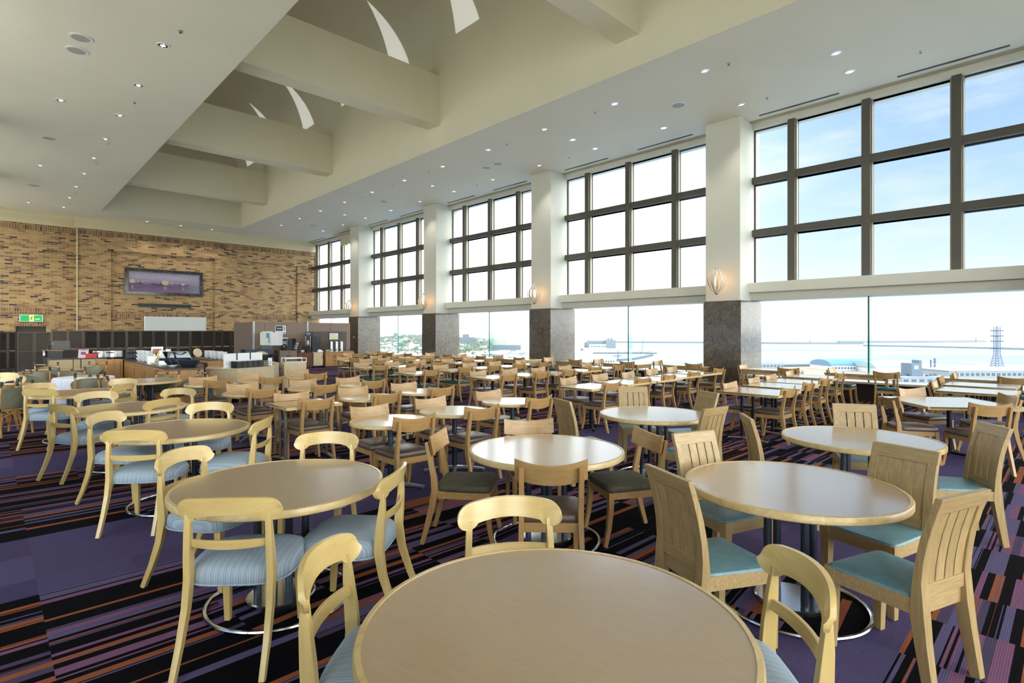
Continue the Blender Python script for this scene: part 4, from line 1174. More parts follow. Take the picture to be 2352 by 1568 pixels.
# cup rack, cups, bowls
r, d = item(675, 803, CH(0), 'cup_rack', 'dark stepped rack of cups between the two coffee machines', 'rack')
for k in range(3):
    mbox(r,'rack_shelf',M['louvre_dark'], -.2+.03*k,.16,.1*k,.1*k+.12,.02+.1*k,.04+.1*k)
b = MB(); b.bar([(.18,-.05,0),(.18,.32,.4)], .02, .05); b.bar([(-.2,-.05,0),(-.2,.32,.4)], .02, .05); b.build('rack_side', M['louvre_dark'], r)
CUPS = None
def cup_proto():
    r = empty('white_cup'); b = MB(); b.lathe([(0,0),(.03,0),(.042,.03),(.045,.075),(.041,.075),(.038,.03),(0,.008)], 20); b.build('cup_body', M['white_paint'], r)
    b = MB(); b.tube([(.044,0,.06),(.066,0,.055),(.066,0,.03),(.042,0,.022)], .006, 6); b.build('cup_handle', M['white_paint'], r)
    return Proto(r)
CUP = cup_proto()
p = Vector((Lx(675,YC+.15), YC+.15, CH(0)))
for k in range(3):
    for j in range(3):
        q = p + Vector((C_*(-.12+.1*j),-S_*(-.12+.1*j),0)) + Vector((S_*(.05+.1*k), C_*(.05+.1*k), .041+.1*k))
        CUP.put(q, .3*j, 'small white cup on the stepped rack between the coffee machines', 'cup', 'cups on the stepped rack')
def bowl_stack(px, py, z, R, n, lab, grp, m=None, name='bowl_stack', step=.03, cat='bowls', hh=.06):
    for k in range(n):
        q = Vector((Lx(px, YC+.25), YC+.25, z))
        b_ = BOWL(R, hh, m or M['white_paint'])
        b_.put((q.x,q.y,z+step*k), 0, lab, cat, grp)
BW = {}
def BOWL(R, h, m):
    k = (R, h, m.name)
    if k not in BW:
        b = MB(); b.lathe([(0,0),(R*.45,0),(R*.5,.006),(R*.85,h*.55),(R,h),(R-.005,h),(R*.82,h*.58),(R*.4,.014),(0,.012)], 28)
        BW[k] = Proto(b.build('bowl', m))
    return BW[k]
bowl_stack(694.5, 809, CH(1), .1, 3, 'white bowl in the low stack before the tall coffee machine', 'bowls by the tall coffee machine')
bowl_stack(753.5, 806.5, CH(3), .12, 2, 'white serving bowl beside the steel dispensers', 'bowls beside the dispensers')
o = cushion(.42,.42,.34,0,.05,.07,2.6,.05,28).build('white_cloth_heap', M['cloth_white']); o.location = (Lx(731,YC+.22), YC+.22, CH(2)); tag(o, 'heap of folded white cloths on the plywood trolley', 'cloth')
for k, px in enumerate((761,773,784)):
    r, d = item(px, 806.5, CH(3), 'steel_dispenser', 'tall steel drink dispenser, %s from the coffee brewer' % ordn[k], 'drink dispenser', 'steel dispensers on the oak sideboard')
    b = MB(); b.lathe([(0,0),(.1,0),(.1,.03),(.075,.05),(.075,.42),(.085,.43),(.085,.46),(.04,.485),(.02,.5),(0,.5)], 28); b.build('urn_body', M['steel'], r)
    b = MB(); b.tube([(0,-.075,.1),(0,-.13,.1),(0,-.135,.06)], .012, 8); b.build('urn_tap', M['black_plastic'], r)
    b = MB(); b.box(.02,.07,-.09,-.07,.0,.16); b.build('urn_gauge', M['white_paint'], r)
r, d = item(766.5, 781, 1.28, 'notice_sign', 'white notice with green lower half on the louvred doors', 'notice')
r.location = (Lx(766.5,24.9), 24.9, 1.3); r.rotation_euler = (0,0,0)
mbox(r,'notice_sheet',M['white_paint'], -.22,.22,-.012,0,0,.3,.002)
b = MB(); b.box(-.17,.17,-.015,-.012,.04,.15); b.build('notice_print', plain('notice_green',srgb(206,220,160),.6), r)
b = MB(); b.box(-.15,.12,-.015,-.012,.2,.215); b.box(-.15,.05,-.015,-.012,.235,.25); b.build('notice_lines', plain('notice_grey',srgb(150,170,190),.6), r)
GL = MB(); GL.lathe([(0,0),(.03,0),(.036,.1),(.033,.1),(.028,.006),(0,.006)], 16)
gp_ = Proto(GL.build('drinking_glass', pane('thin_glass',(.85,.9,.92,1))))
for k in range(6):
    q = Vector((Lx(792+2.6*k, YC+.2), YC+.2+.1*(k%2), CH(4))); gp_.put(q, 0, 'drinking glass on the oak sideboard end by the marble pillar', 'glass', 'glasses by the marble pillar')
r = empty('photo_poster', (Lx(644.5,25.27), 25.27, 1.76), 0, 'small poster with a dark photograph on the taupe partition', 'poster')
mbox(r,'poster_sheet',M['white_paint'], -.24,.24,-.012,0,-.19,.19,.002)
b = MB(); b.box(-.22,.09,-.016,-.012,-.06,.17); b.build('poster_photo', plain('poster_dark',srgb(62,60,64),.5), r)
b = MB()
for k in range(7): b.box(-.2+.042*k,-.17+.042*k,-.016,-.012,-.155,-.115)
b.box(.12,.2,-.016,-.012,-.155,-.12)
for k in range(4): b.box(.12,.2,-.016,-.012,-.02+.045*k,-.0+.045*k)
b.build('poster_lettering', M['black_plastic'], r)
b = MB()
for x, w_ in ((-.15,.03),(-.1,.02),(-.06,.025),(-.02,.02),(.02,.02)): b.box(x,x+w_,-.019,-.016,.03,.07)
b.build('poster_title', M['white_paint'], r)

# ---- buffet island
def counter(name, poly, h, mat, lab, topm=None, kick=.08, cat='counter'):
    r = empty(name, (poly[0][0], poly[0][1], 0), 0, lab, cat)
    P = [(x-poly[0][0], y-poly[0][1]) for x, y in poly]
    cx = sum(p[0] for p in P)/len(P); cy = sum(p[1] for p in P)/len(P)
    ins = lambda k: [(cx+(x-cx)*k, cy+(y-cy)*k) for x, y in P]
    b = MB(); b.prism(P, kick, h-.03); b.build('body', mat, r, .004)
    b = MB(); b.prism(ins(1.012), h-.03, h); b.build('worktop', topm or mat, r, .003)
    b = MB(); b.prism(ins(.93), 0, kick); b.build('plinth', M['black_plastic'], r)
    return r
# oak run toward the tables (its aisle side shows framed panels)
xa = 2.78
r = counter('oak_counter', [(xa,13.35),(xa+.65,13.35),(xa+.65,18.6),(xa,18.6)], .86, M['cab_oak'], 'long oak buffet counter with framed panels beside the cane chairs', plain('dark_worktop',srgb(70,58,50),.35))
for k in range(4):
    y0 = .06+1.29*k
    b = MB(); y1 = y0+1.2
    for a in ((y0,y0+.07,.1,.78),(y1-.07,y1,.1,.78),(y0+.07,y1-.07,.71,.78),(y0+.07,y1-.07,.1,.17)): b.box(-.018,0,*a)
    b.build('panel_frame', M['cab_oak'], r, .002)
r2 = counter('oak_cabinet', [(2.2,18.68),(2.76,18.68),(2.76,19.3),(2.2,19.3)], .87, M['cab_oak'], 'short oak cabinet end with a handled door beside the beige counter')
b = MB(); b.box(.06,.5,-.018,0,.12,.78); dd = b.build('door', M['cab_oak'], r2, .003)
b = MB(); b.box(.09,.11,-.03,-.018,.5,.6); b.build('handle', M['sash'], dd)
for a, c, lab in (((112.5,148),0,'beige counter panel under the red box and pink card'),((148.5,168),0,'short beige counter panel under the steel pots')):
    p, q = at(a[0],823,.88), at(a[1],822.6,.88)
    L = (q-p).length; an = math.atan2(q.y-p.y, q.x-p.x)
for (pa, pb_, lab) in ((113,168.5,'beige counter front under the pink card and red box'),(169,186,'narrow beige counter front under the first steel pot'),(187,246,'beige counter front behind the oak cabinet end')):
    Y = 20.5; x0, x1 = Lx(pa,Y), Lx(pb_,Y)
    counter('beige_counter', [(x0,Y),(x1-.01,Y),(x1-.01,Y+.6),(x0,Y+.6)], .87, plain('beige_front_%d' % pa, srgb(178,158,124), .55), lab, plain('black_top_%d' % pa, srgb(30,30,32), .3))
# dark water station
r, d = item(121, 853, 0, 'water_station', 'low dark cabinet with a tap and a wooden edge beside the louvred screens', 'cabinet')
mbox(r,'body',plain('station_dark',srgb(66,62,58),.4), -.42,.42,0,.5,0,.88); mbox(r,'back_board',plain('station_grey',srgb(96,94,88),.4), -.44,.36,.45,.5,.88,1.28)
mbox(r,'top_edge',M['cab_oak'], -.44,.46,-.02,.02,.86,.9)
b = MB(); b.tube([(-.3,.1,.9),(-.3,.1,1.05),(-.28,.08,1.1),(-.02,.02,1.18),(0,.02,1.14)], .012, 8); b.build('tap', M['chrome'], r)
b = MB(); b.lathe([(0,0),(.05,0),(.055,.03),(.05,.24),(.03,.27),(0,.27)], 16, (-.3,-.06,.62)); b.build('tap_filter', M['steel'], r)
# pale counters facing the tables
fc = [at(472,845,.8), at(544.5,846.5,.8), at(629,840.5,.8), at(641,832.5,.8)]
fc = [(v.x,v.y) for v in fc] + [(6.35,18.3),(5.9,18.3),(5.2,15.6),(4.25,14.5),(3.95,14.9)]
fr_ = counter('pale_counter', fc, .8, M['cab_pale'], 'pale angled buffet counter carrying white menu boards and black boxes', None, .1)
counter('glass_top_cabinet', [(6.0,15.45),(6.6,15.35),(6.75,16.0),(6.15,16.1)], .78, M['cab_pale'], 'pale cabinet with a glass-fronted top at the end of the buffet', cat='cabinet')
r = empty('sneeze_guard', (6.05,15.47,.79), math.radians(-9), 'white framed glass box standing on the end cabinet', 'glass guard')
b = MB()
for x in (0,.56): b.box(x,x+.02,0,.02,0,.12); b.box(x,x+.02,.5,.52,0,.12)
b.box(0,.58,0,.02,.1,.12); b.box(0,.58,.5,.52,.1,.12); b.box(0,.58,0,.02,0,.02); b.build('guard_frame', M['white_paint'], r, .003)
b = MB(); b.box(.02,.56,.008,.012,.02,.1); b.build('guard_glass', M['glass'], r)
pb = [at(401,848.5,.8), at(433,849,.8), at(468,846,.8)]
pb = [(v.x,v.y) for v in pb]
pb4 = (pb[0][0]+pb[2][0]-pb[1][0], pb[0][1]+pb[2][1]-pb[1][1])
counter('pale_cabinet', [pb[0],pb[1],pb[2],pb4], .8, plain('pink_pale_wood',srgb(190,178,168),.45), 'pale pinkish cabinet with a white top at the corner of the buffet', M['white_paint'], .06, 'cabinet')
ctr = Vector(((pb[0][0]+pb[2][0])/2, (pb[0][1]+pb[2][1])/2, .8))
o = MB().rbox(0,0,0,.11,.42,.4,math.atan2(pb[2][1]-pb[1][1],pb[2][0]-pb[1][0])).build('display_box', plain('taupe_box',srgb(104,92,76),.6), None, .004); o.location = ctr
tag(o, 'taupe display box on the white-topped corner cabinet', 'box')
counter('open_shelf_counter', [(4.55,17.2),(5.3,17.2),(5.3,19.5),(4.55,19.5)], .86, M['cab_oak'], 'oak counter with open compartments under the stacked white cups', plain('dark_worktop_2',srgb(60,52,46),.35))
r = [o for o in bpy.data.objects if o.name.startswith('open_shelf_counter')][0]
b = MB()
for k in range(3): b.box(-.012,-.002,.1+.72*k,.72+.72*k,.35,.76)
b.build('compartment_shade', plain('shelf_shade',srgb(58,36,22),.7), r)  # flat dark panels paint the shade inside the compartments
counter('oak_back_counter', [(2.8,18.66),(4.5,18.66),(4.5,19.5),(2.8,19.5)], .86, M['cab_oak'], 'oak back counter behind the dark bowls inside the buffet', plain('dark_worktop_3',srgb(60,52,46),.35))
# things on the counters
def put_on(px, z, X=None, Y=None):
    t = (px-CX)/F
    if X is not None: return Vector((X, X*(C_-t*S_)/(S_+t*C_), z))
    return Vector((Lx(px,Y), Y, z))
zc = .87
def card(px, Y, w, h, m, name, lab, cat, extra=None, rz=-.4, z=zc):
    r = empty(name, put_on(px, z, Y=Y), rz, lab, cat)
    b = MB(); b.add([(-w/2,0,0),(w/2,0,0),(w/2,.06,h),(-w/2,.06,h),(-w/2,.02,0),(w/2,.02,0),(w/2,.075,h),(-w/2,.075,h)], [(0,3,2,1),(4,5,6,7),(0,1,5,4),(1,2,6,5),(2,3,7,6),(3,0,4,7)]); b.build('card_sheet', m, r)
    return r
r = card(190.5, 20.75, .25, .26, plain('pink_card',srgb(214,190,206),.6), 'menu_card', 'pinkish printed card standing on the beige counter', 'card')
b = MB(); b.add([(-.06,.018,.1),(.06,.018,.1),(.06,.036,.18),(-.06,.036,.18)], [(0,1,2,3)]); b.add([(-.11,.05,.23),(.11,.05,.23),(.11,.054,.248),(-.11,.054,.248)], [(0,1,2,3)]); b.build('card_print', plain('card_ink',srgb(120,70,110),.6), r)
mb = MB(); mb.box(-.14,.14,-.1,.1,0,.13); o = mb.build('red_box', plain('red_box',srgb(190,40,40),.5), None, .004); o.location = put_on(212,zc,Y=20.7); o.rotation_euler = (0,0,-.4); tag(o, 'bright red box on the beige counter beside the pink card', 'box')
def pot_proto():
    r = empty('steel_pot')
    b = MB(); b.lathe([(0,0),(.2,0),(.21,.01),(.21,.2),(.217,.205),(.2,.205),(.2,.02),(0,.02)], 36); b.build('pot_body', M['steel'], r)
    b = MB(); b.lathe([(.218,.205),(.2,.215),(.08,.235),(.02,.238),(.02,.26),(0,.262)], 36); b.build('pot_lid', M['black_plastic'], r)
    for s in (-1,1):
        b = MB(); b.tube([(-.08,s*.21,.15),(-.08,s*.26,.15),(.08,s*.26,.15),(.08,s*.21,.15)], .014, 8); b.build('handle', M['black_plastic'], r)
    return Proto(r)
POT = pot_proto()
POT.put(put_on(232,zc,Y=20.8), -.7, 'steel soup pot with black handle beside the red box', 'pot', 'steel soup pots')
POT.put(put_on(264,zc,Y=20.8), -.7, 'steel soup pot with black handle behind the oak cabinet end', 'pot', 'steel soup pots')
def jar_proto():
    r = empty('black_jar'); b = MB(); b.lathe([(0,0),(.05,0),(.054,.01),(.054,.11),(.045,.125),(0,.125)], 18); b.build('jar_body', M['black_plastic'], r)
    b = MB(); b.lathe([(.047,.126),(.047,.15),(0,.152)], 18); b.build('jar_lid', M['steel_dark'], r); return Proto(r)
JAR = jar_proto()
for j in range(2):
    for k in range(3):
        JAR.put(put_on(295+7*k, zc-.0+.155*j, Y=19.0), 0, 'dark jar in the two-tier block behind the oak counter, %s row' % ['lower','upper'][j], 'jar', 'dark jars %s row' % ['lower','upper'][j])
WC = {}
def cups_heap(px, X, cols, rows, R, lab, grp, z0=.86):
    for i in range(cols):
        for j in range(rows):
            q = put_on(px+i*9.5, z0+.095*j, X=X+.0+.02*i)
            b_ = BOWL(R, .1, M['white_paint']); b_.put(q, 0, lab, 'bowl', grp)
cups_heap(322, 3.0, 3, 3, .1, 'white bowl in the shiny three-high pile on the oak counter', 'white bowl pile on the oak counter')
r = card(360, 19.0, .3, .26, M['white_paint'], 'framed_picture', 'white-framed food picture standing behind the kettle', 'picture', z=.95)
b = MB(); b.add([(-.11,.005,.04),(.11,.005,.04),(.11,.045,.2),(-.11,.045,.2)], [(0,1,2,3)]); b.build('food_photo', plain('food_photo',srgb(166,110,84),.5, var=.3), r)
b = MB(); b.lathe([(0,0),(.035,0),(.037,.15),(.014,.2),(.014,.26),(0,.26)], 16); o = b.build('green_bottle', plain('green_bottle',srgb(52,92,56),.15)); o.location = put_on(382.5,.93,Y=18.9); tag(o, 'green bottle with a pale cap behind the white jugs', 'bottle')
b = MB(); b.box(-.25,.25,-.15,.15,0,.09); o = b.build('picture_riser', M['louvre_dark'], None, .003); o.location = put_on(366,.86,Y=19.0); tag(o, 'dark riser under the food picture', 'riser')
def jug_proto():
    r = empty('white_jug'); b = MB(); b.lathe([(0,0),(.085,0),(.09,.02),(.075,.25),(.06,.3),(.065,.33),(0,.335)], 24); b.build('jug_body', M['white_paint'], r)
    b = MB(); b.tube([(-.075,0,.28),(-.13,0,.26),(-.13,0,.12),(-.085,0,.08)], .014, 8); b.build('handle', M['black_plastic'], r)
    return Proto(r)
JUG = jug_proto()
JUG.put(put_on(372,.86,X=3.15), -.6, 'tall white thermos jug before the dark bowls', 'jug', 'white thermos jugs'); JUG.put(put_on(386.5,.86,X=3.5), -.6, 'white thermos jug half hidden behind the first dark bowl', 'jug', 'white thermos jugs')
r = empty('chafing_dish', put_on(402,.86,X=3.2), -.75, 'long steel chafing dish with its lid open behind the dark bowls', 'serving dish')
b = MB(); b.box(-.3,.3,-.14,.14,0,.12); b.build('dish_pan', M['steel'], r, .02)
b = MB(); b.slab([[(-.3+.6*i/8, .18-.3*math.sin(PI*j/12)*.6, .12+.2*math.sin(PI/2*j/6)) for j in range(7)] for i in range(9)], [[(-.3+.6*i/8, .19-.3*math.sin(PI*j/12)*.6, .13+.2*math.sin(PI/2*j/6)) for j in range(7)] for i in range(9)]); b.build('dish_lid', M['chrome'], r)
for k, (px, X) in enumerate(((384,3.1),(395,3.12),(408,3.15),(426,3.2),(440,3.3))):
    b_ = BOWL(.175, .15, M['dark_bowl']); b_.put(put_on(px,.87,X=X), 0, 'large blue-black bowl on the oak counter, %s from the white jug' % ordn[k], 'bowl', 'large dark bowls')
for k, (px, y) in enumerate(((362,838),(372,842),(397,843),(404,840),(355,836))):
    b_ = BOWL(.1, .04, M['white_paint']); q = at(px,y,.86); b_.put(q, 0, 'white dish at the near end of the oak counter, %s toward the taupe box' % ordn[k], 'dish', 'white dishes on the oak counter')
r = empty('tong_stand', at(353,836,.86), -.6, 'white tray stand with yellow tongs on the oak counter', 'tongs stand')
b = MB(); b.box(-.12,.1,-.06,.06,0,.2); b.build('stand_box', M['white_paint'], r, .01)
b = MB(); b.bar([(.06,-.1,.02),(.12,.0,.3)], .03, .02); b.build('tongs', plain('yellow_tongs',srgb(214,190,70),.4), r)
b = MB(); b.lathe([(0,-.012),(.14,-.01),(.14,.01),(0,.012)], 32); b.xf(Matrix.Rotation(1.25,4,'X')); o = b.build('wooden_platter', M['cab_pale']); o.location = put_on(454,1.0,Y=19.2); o.rotation_euler = (0,0,.35); tag(o, 'round wooden platter stood on edge before the dark screens', 'platter')
for k, px in enumerate((476,486,495,505,515)):
    for j in range(4):
        b_ = BOWL(.085, .075, M['white_paint']); b_.put(put_on(px,.87+.05*j,X=4.75+.05*(k%2)), 0, 'white cup in the %s stack on the open-shelf counter' % ordn[k], 'cup', 'white cup stacks on the open-shelf counter, stack %s' % ordn[k])
ang = math.atan2(fc[2][1]-fc[1][1], fc[2][0]-fc[1][0])
def along(t, dep, z=.8):
    a, c = Vector((*fc[1],z)), Vector((*fc[2],z)); n = Vector((-(c-a).y,(c-a).x,0)).normalized()
    return a + (c-a)*t + n*dep
for k in range(3):
    r = empty('menu_board', along(-.02+.36*k, .42), ang, 'white menu board on the pale counter, %s from the taupe box' % ordn[k], 'menu board', 'white menu boards')
    mbox(r,'board_face',M['white_paint'], 0,.335,-.015,.0,0,.34,.003); mbox(r,'board_foot',M['white_paint'], .0,.33,-.06,.06,0,.015,.003)
for k in range(5):
    r = empty('cutlery_box', along(.08+.145*k, .2), ang, 'black cutlery box on the pale counter, %s from the taupe box' % ordn[k], 'box', 'black cutlery boxes')
    m_ = M['louvre_dark'] if k == 2 else M['black_plastic']
    b = MB(); w_ = .14
    b.box(0,w_,-.1,.1,0,.01); b.box(0,.008,-.1,.1,.01,.16); b.box(w_-.008,w_,-.1,.1,.01,.16); b.box(.008,w_-.008,-.1,-.092,.01,.16); b.box(.008,w_-.008,.092,.1,.01,.16); b.build('box_shell', m_, r)
    b = MB()
    for j in range(6): b.box(.016+.02*j,.03+.02*j,-.06,.06,.02,.165+.008*(j%3))
    b.build('wrapped_cutlery', M['cloth_white'], r)
r = empty('wire_basket', along(.88,.2), ang, 'grey wire basket at the end of the black boxes', 'basket')
b = MB()
for z in (.01,.06,.11): b.tube([(0,-.08,z),(.14,-.08,z),(.14,.08,z),(0,.08,z)], .005, 6, True)
for x in (0,.07,.14): b.tube([(x,-.08,0),(x,-.08,.12)], .004, 6); b.tube([(x,.08,0),(x,.08,.12)], .004, 6)
b.build('basket_wire', M['steel_dark'], r)
for k in range(2):
    r = empty('folded_card', along(.86+.14*k,.42 if k==0 else .2), ang, 'white folded card on the pale counter, %s' % ['behind the wire basket','at the very end'][k], 'card')
    mbox(r,'card_sheet',M['white_paint'], 0,.12,-.01,0,0,.2,.002); mbox(r,'card_foot',M['white_paint'], 0,.12,-.05,.05,0,.008,.002)
r = empty('wok_warmer', (6.05,17.1,.8), -.6, 'dark oval serving pan with a wicker lid at the far end of the counter', 'serving pan')
b = MB(); b.lathe([(0,0),(.2,0),(.3,.12),(.33,.18),(.31,.18),(.27,.12),(0,.03)], 32); b.xf(Matrix.Scale(.85,4,(1,0,0))); b.build('pan', M['dark_bowl'], r)
b = MB(); b.lathe([(.22,0),(.16,.07),(.08,.1),(0,.11)], 28, (-.12,.08,.16)); b.build('pan_lid', plain('wicker_lid',srgb(176,170,130),.7), r)
for k in range(2):
    b = MB(); b.tube([(-.28+.56*k,0,.14),(-.34+.68*k,0,.18),(-.28+.56*k,.1,.18)], .012, 6); b.build('handle', M['black_plastic'], r)
# ------------------------------------------------------------------ harbour, town and sea beyond the glass
ZL, ZS = -43.0, -45.0
def sea_mat():
    t = NT('sea_water'); v = t.coord('Object', (1,1,1), rot=(0,0,TH))
    mp = t.new('ShaderNodeMapping'); mp.inputs['Scale'].default_value = (.0012,.014,1); t.link(v, mp.inputs['Vector'])
    f = t.noise(mp.outputs[0], 1.0, 6, .6, .6)
    t.col(t.ramp(f, [(.34, srgb(104,126,148)), (.5, srgb(122,142,162)), (.66, srgb(150,166,180))])); t.set(Roughness=.55)
    t.b.inputs['Specular IOR Level'].default_value = .12
    n2 = t.noise(v, .25, 3); t.bump(n2, .25, .6); return t.m
b = MB(); b.add([(-30000,-30000,ZS),(60000,-30000,ZS),(60000,60000,ZS),(-30000,60000,ZS)], [(0,1,2,3)]); struct('sea', b, sea_mat(), smooth=0)
b = MB(); b.box(-60,-1.75,-70,70,-1.2,-.9); b.box(-1.75,60,-70,-7.3,-1.2,-.9); struct('bounce_slab', b, plain('pale_bounce_slab', srgb(225,218,200), .8), smooth=0)  # unseen pale slab added to bounce sunlight up to the ceiling
OM = {k: plain('far_'+k, srgb(*c), .8, 0, .2, var=.12 if k in ('earth','grass','rock') else 0) for k, c in dict(white=(186,190,190), grey=(128,136,142), blue=(84,122,146), teal=(132,160,168), slate=(92,106,118), earth=(142,142,124), grass=(96,108,84), rock=(78,86,90), concrete=(150,150,146), steel=(86,100,126), red=(160,50,44), glass=(72,90,102), dark=(56,62,70), tan=(136,130,112)).items()}
def gp(px, y, z): return at(px, y, z)
def dep(p): return p.x*S_ + p.y*C_
def land(name, pts, z, m):
    b = MB(); b.prism([(gp(px,y,z).x, gp(px,y,z).y) for px, y in pts], ZS-2, z); return struct(name, b, m, smooth=0)
land('land_shore', [(600,900),(600,769.5),(960,770.5),(1080,777),(1130,787),(1230,796.5),(1416,799.5),(1414,803),(1305,804.5),(1300,814),(1368,823),(1414,837),(1440,900)], ZL, OM['earth'])
land('land_quay', [(1735,900),(1720,846),(1800,843.5),(1880,836),(1912,834.5),(1990,838),(2060,842),(2600,850),(2600,900)], ZL, OM['tan'])
def bx_at(px0, px1, ybase, ytop, depth, z=ZL):
    p = gp((px0+px1)/2, ybase, z); d = dep(p); w = (px1-px0)/F*d; h = (ybase-ytop)/F*d
    return p + Vector((S_,C_,0))*(depth/2), d, w, h
def building(px0, px1, ybase, ytop, depth, m, name, lab, cat='building', roof=None, rows=0, cols=0, grp=None, roofm=None, z=ZL):
    c, d, w, h = bx_at(px0, px1, ybase, ytop, depth, z)
    r = empty(name, (c.x,c.y,z), -TH, lab, cat, grp)
    if roof == 'gable':
        b = MB(); b.box(-w/2,w/2,-depth/2,depth/2,0,h*.62); b.build('wall', m, r, smooth=0)
        b = MB(); e = w*.03; z0, z1 = h*.6, h
        b.add([(-w/2-e,-depth/2-e,z0),(w/2+e,-depth/2-e,z0),(w/2+e,depth/2+e,z0),(-w/2-e,depth/2+e,z0),(-w/2-e,0,z1),(w/2+e,0,z1)], [(0,1,5,4),(2,3,4,5),(1,2,5),(3,0,4),(3,2,1,0)]); b.build('roof', roofm or OM['white'], r, smooth=0)
    elif roof == 'arch':
        hw = h*.45
        b = MB(); b.box(-w/2,w/2,-depth/2,depth/2,0,hw); b.build('wall', m, r, smooth=0)
        b = MB(); n = 14; P = [(-depth/2*math.cos(PI*i/n), hw+(h-hw)*math.sin(PI*i/n)) for i in range(n+1)]
        vs = [(-w/2-.5,y,zz) for y, zz in P] + [(w/2+.5,y,zz) for y, zz in P]
        b.add(vs, [tuple(range(n+1)), tuple(range(2*n+1,n,-1))] + [(i,i+1,n+2+i,n+1+i) for i in range(n)] + [(0,n+1,2*n+1,n)]); b.build('roof', roofm or OM['blue'], r)
    else:
        b = MB(); b.box(-w/2,w/2,-depth/2,depth/2,0,h*.95); b.build('wall', m, r, smooth=0)
        b = MB(); b.box(-w/2-.3,w/2+.3,-depth/2-.3,depth/2+.3,h*.95,h); b.build('roof', roofm or m, r, smooth=0)
    if rows:
        for j in range(rows):
            b = MB(); H = h*(.95 if not roof else .45)
            z0 = H*(j+.35)/rows; z1 = H*(j+.75)/rows
            for i in range(cols):
                a = -w/2 + w*(i+.2)/cols; c2 = -w/2 + w*(i+.8)/cols
                b.box(a,c2,-depth/2-.15,-depth/2+.05,z0,z1)
            b.build('window_row', OM['glass'], r, smooth=0)
    return r, w, h, d
# breakwaters and lights
def mole(pts, z0, wid, lab):
    P = [gp(px,y,ZS) for px, y in pts]; b = MB(); fr, bk = [], []
    f_, g_ = [], []
    for i, p in enumerate(P):
        a = P[min(i+1,len(P)-1)] - P[max(i-1,0)]; n = Vector((-a.y,a.x,0)).normalized()*wid/2
        fr.append([(p.x+n.x,p.y+n.y,ZS-1),(p.x+n.x*.6,p.y+n.y*.6,ZS+z0)]); bk.append([(p.x-n.x,p.y-n.y,ZS-1),(p.x-n.x*.6,p.y-n.y*.6,ZS+z0)])
    b.slab(fr, bk); return tag(b.build('breakwater', OM['rock'], None, 0, 0), lab, 'breakwater', None)
mole([(1380,787),(1500,787.6),(1640,788.4),(1800,790),(1980,790.4)], 7, 26, 'far dark breakwater running from the silos behind the pillar to the white light')
mole([(1926,787.4),(2040,787.2),(2150,786.8),(2258,785.6)], 9, 30, 'farthest breakwater ending at the red lighthouse near the lattice tower')
mole([(1984,795),(2100,797),(2220,800),(2352,803.5),(2500,807)], 5, 14, 'nearer straight breakwater starting at the white lighthouse')
mole([(1420,829),(1450,827),(1475,822.5),(1497,817)], 3.5, 8, 'small curved breakwater in front of the grey patrol ships')
mole([(1362,812),(1440,812.3),(1508,812.6)], 3, 14, 'straight dark quay beside the grey patrol ships')
def light(px, y, h, m, lab):
    p = gp(px,y,ZS); d = dep(p); r = empty('lighthouse', (p.x,p.y,ZS+5), 0, lab, 'lighthouse'); s = h/F*d
    b = MB(); b.lathe([(s*.16,-6),(s*.16,.0),(s*.13,.5),(s*.09,s*.7),(s*.14,s*.7),(s*.14,s*.74)], 14); b.build('tower', m, r)
    b = MB(); b.lathe([(s*.07,s*.74),(s*.07,s*.9),(0,s)], 12); b.build('lantern', OM['dark'] if m is OM['red'] else OM['white'], r)
light(1860,790,8,OM['red'],'red lighthouse on the long breakwater just past the marble pillar')
light(2241.5,786,10,OM['red'],'red lighthouse at the end of the farthest breakwater')
light(1988,795,9,OM['white'],'white lighthouse at the near breakwater tip')
# far coast
b = MB(); fr, bk = [], []
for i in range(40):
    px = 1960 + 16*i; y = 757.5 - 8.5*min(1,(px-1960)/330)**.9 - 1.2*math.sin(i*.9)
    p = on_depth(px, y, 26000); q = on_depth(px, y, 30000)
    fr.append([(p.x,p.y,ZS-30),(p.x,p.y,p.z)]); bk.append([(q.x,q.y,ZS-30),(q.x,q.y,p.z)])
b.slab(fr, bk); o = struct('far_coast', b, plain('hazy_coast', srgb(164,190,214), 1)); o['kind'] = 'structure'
# ships
def ship(px0, px1, y, hullm, name, lab, hh=.12, sup=((.25,.6,.12,.2),(.3,.48,.2,.3)), mast=True, grp=None, flip=1, z=ZS):
    p0, p1 = gp(px0,y,z), gp(px1,y,z); L = (p1-p0).length; c = (p0+p1)/2
    r = empty(name, (c.x,c.y,z), math.atan2(p1.y-p0.y,p1.x-p0.x), lab, 'ship', grp)
    fr, bk = [], []
    for i in range(13):
        t = -1+2*i/12; w = L*.075*(1-max(0,t*flip)**3)*(1-.3*max(0,-t*flip)**4)+.02*L*.1
        top = L*hh*(1+.35*max(0,t*flip)**2); sh = .46*L
        fr.append([(t*sh*.93,-w*.7,-1),(t*sh*1.05,-w,top)]); bk.append([(t*sh*.93,w*.7,-1),(t*sh*1.05,w,top)])
    b = MB(); b.slab(fr, bk); b.build('hull', hullm, r)
    b = MB()
    for a, e, z0, z1 in sup: b.box(L*(a-.5),L*(e-.5),-L*.05,L*.05,L*z0,L*z1)
    b.build('superstructure', OM['white'], r, smooth=0)
    if mast:
        b = MB(); b.tube([(L*-.08,0,L*.2),(L*-.08,0,L*.42)], L*.006, 6); b.tube([(L*-.08,-L*.03,L*.36),(L*-.08,L*.03,L*.36)], L*.004, 6); b.build('mast', OM['steel'], r)
ship(1433,1470,812,OM['grey'],'patrol_ship','grey patrol ship behind the glass fin, farther from the crane ship')
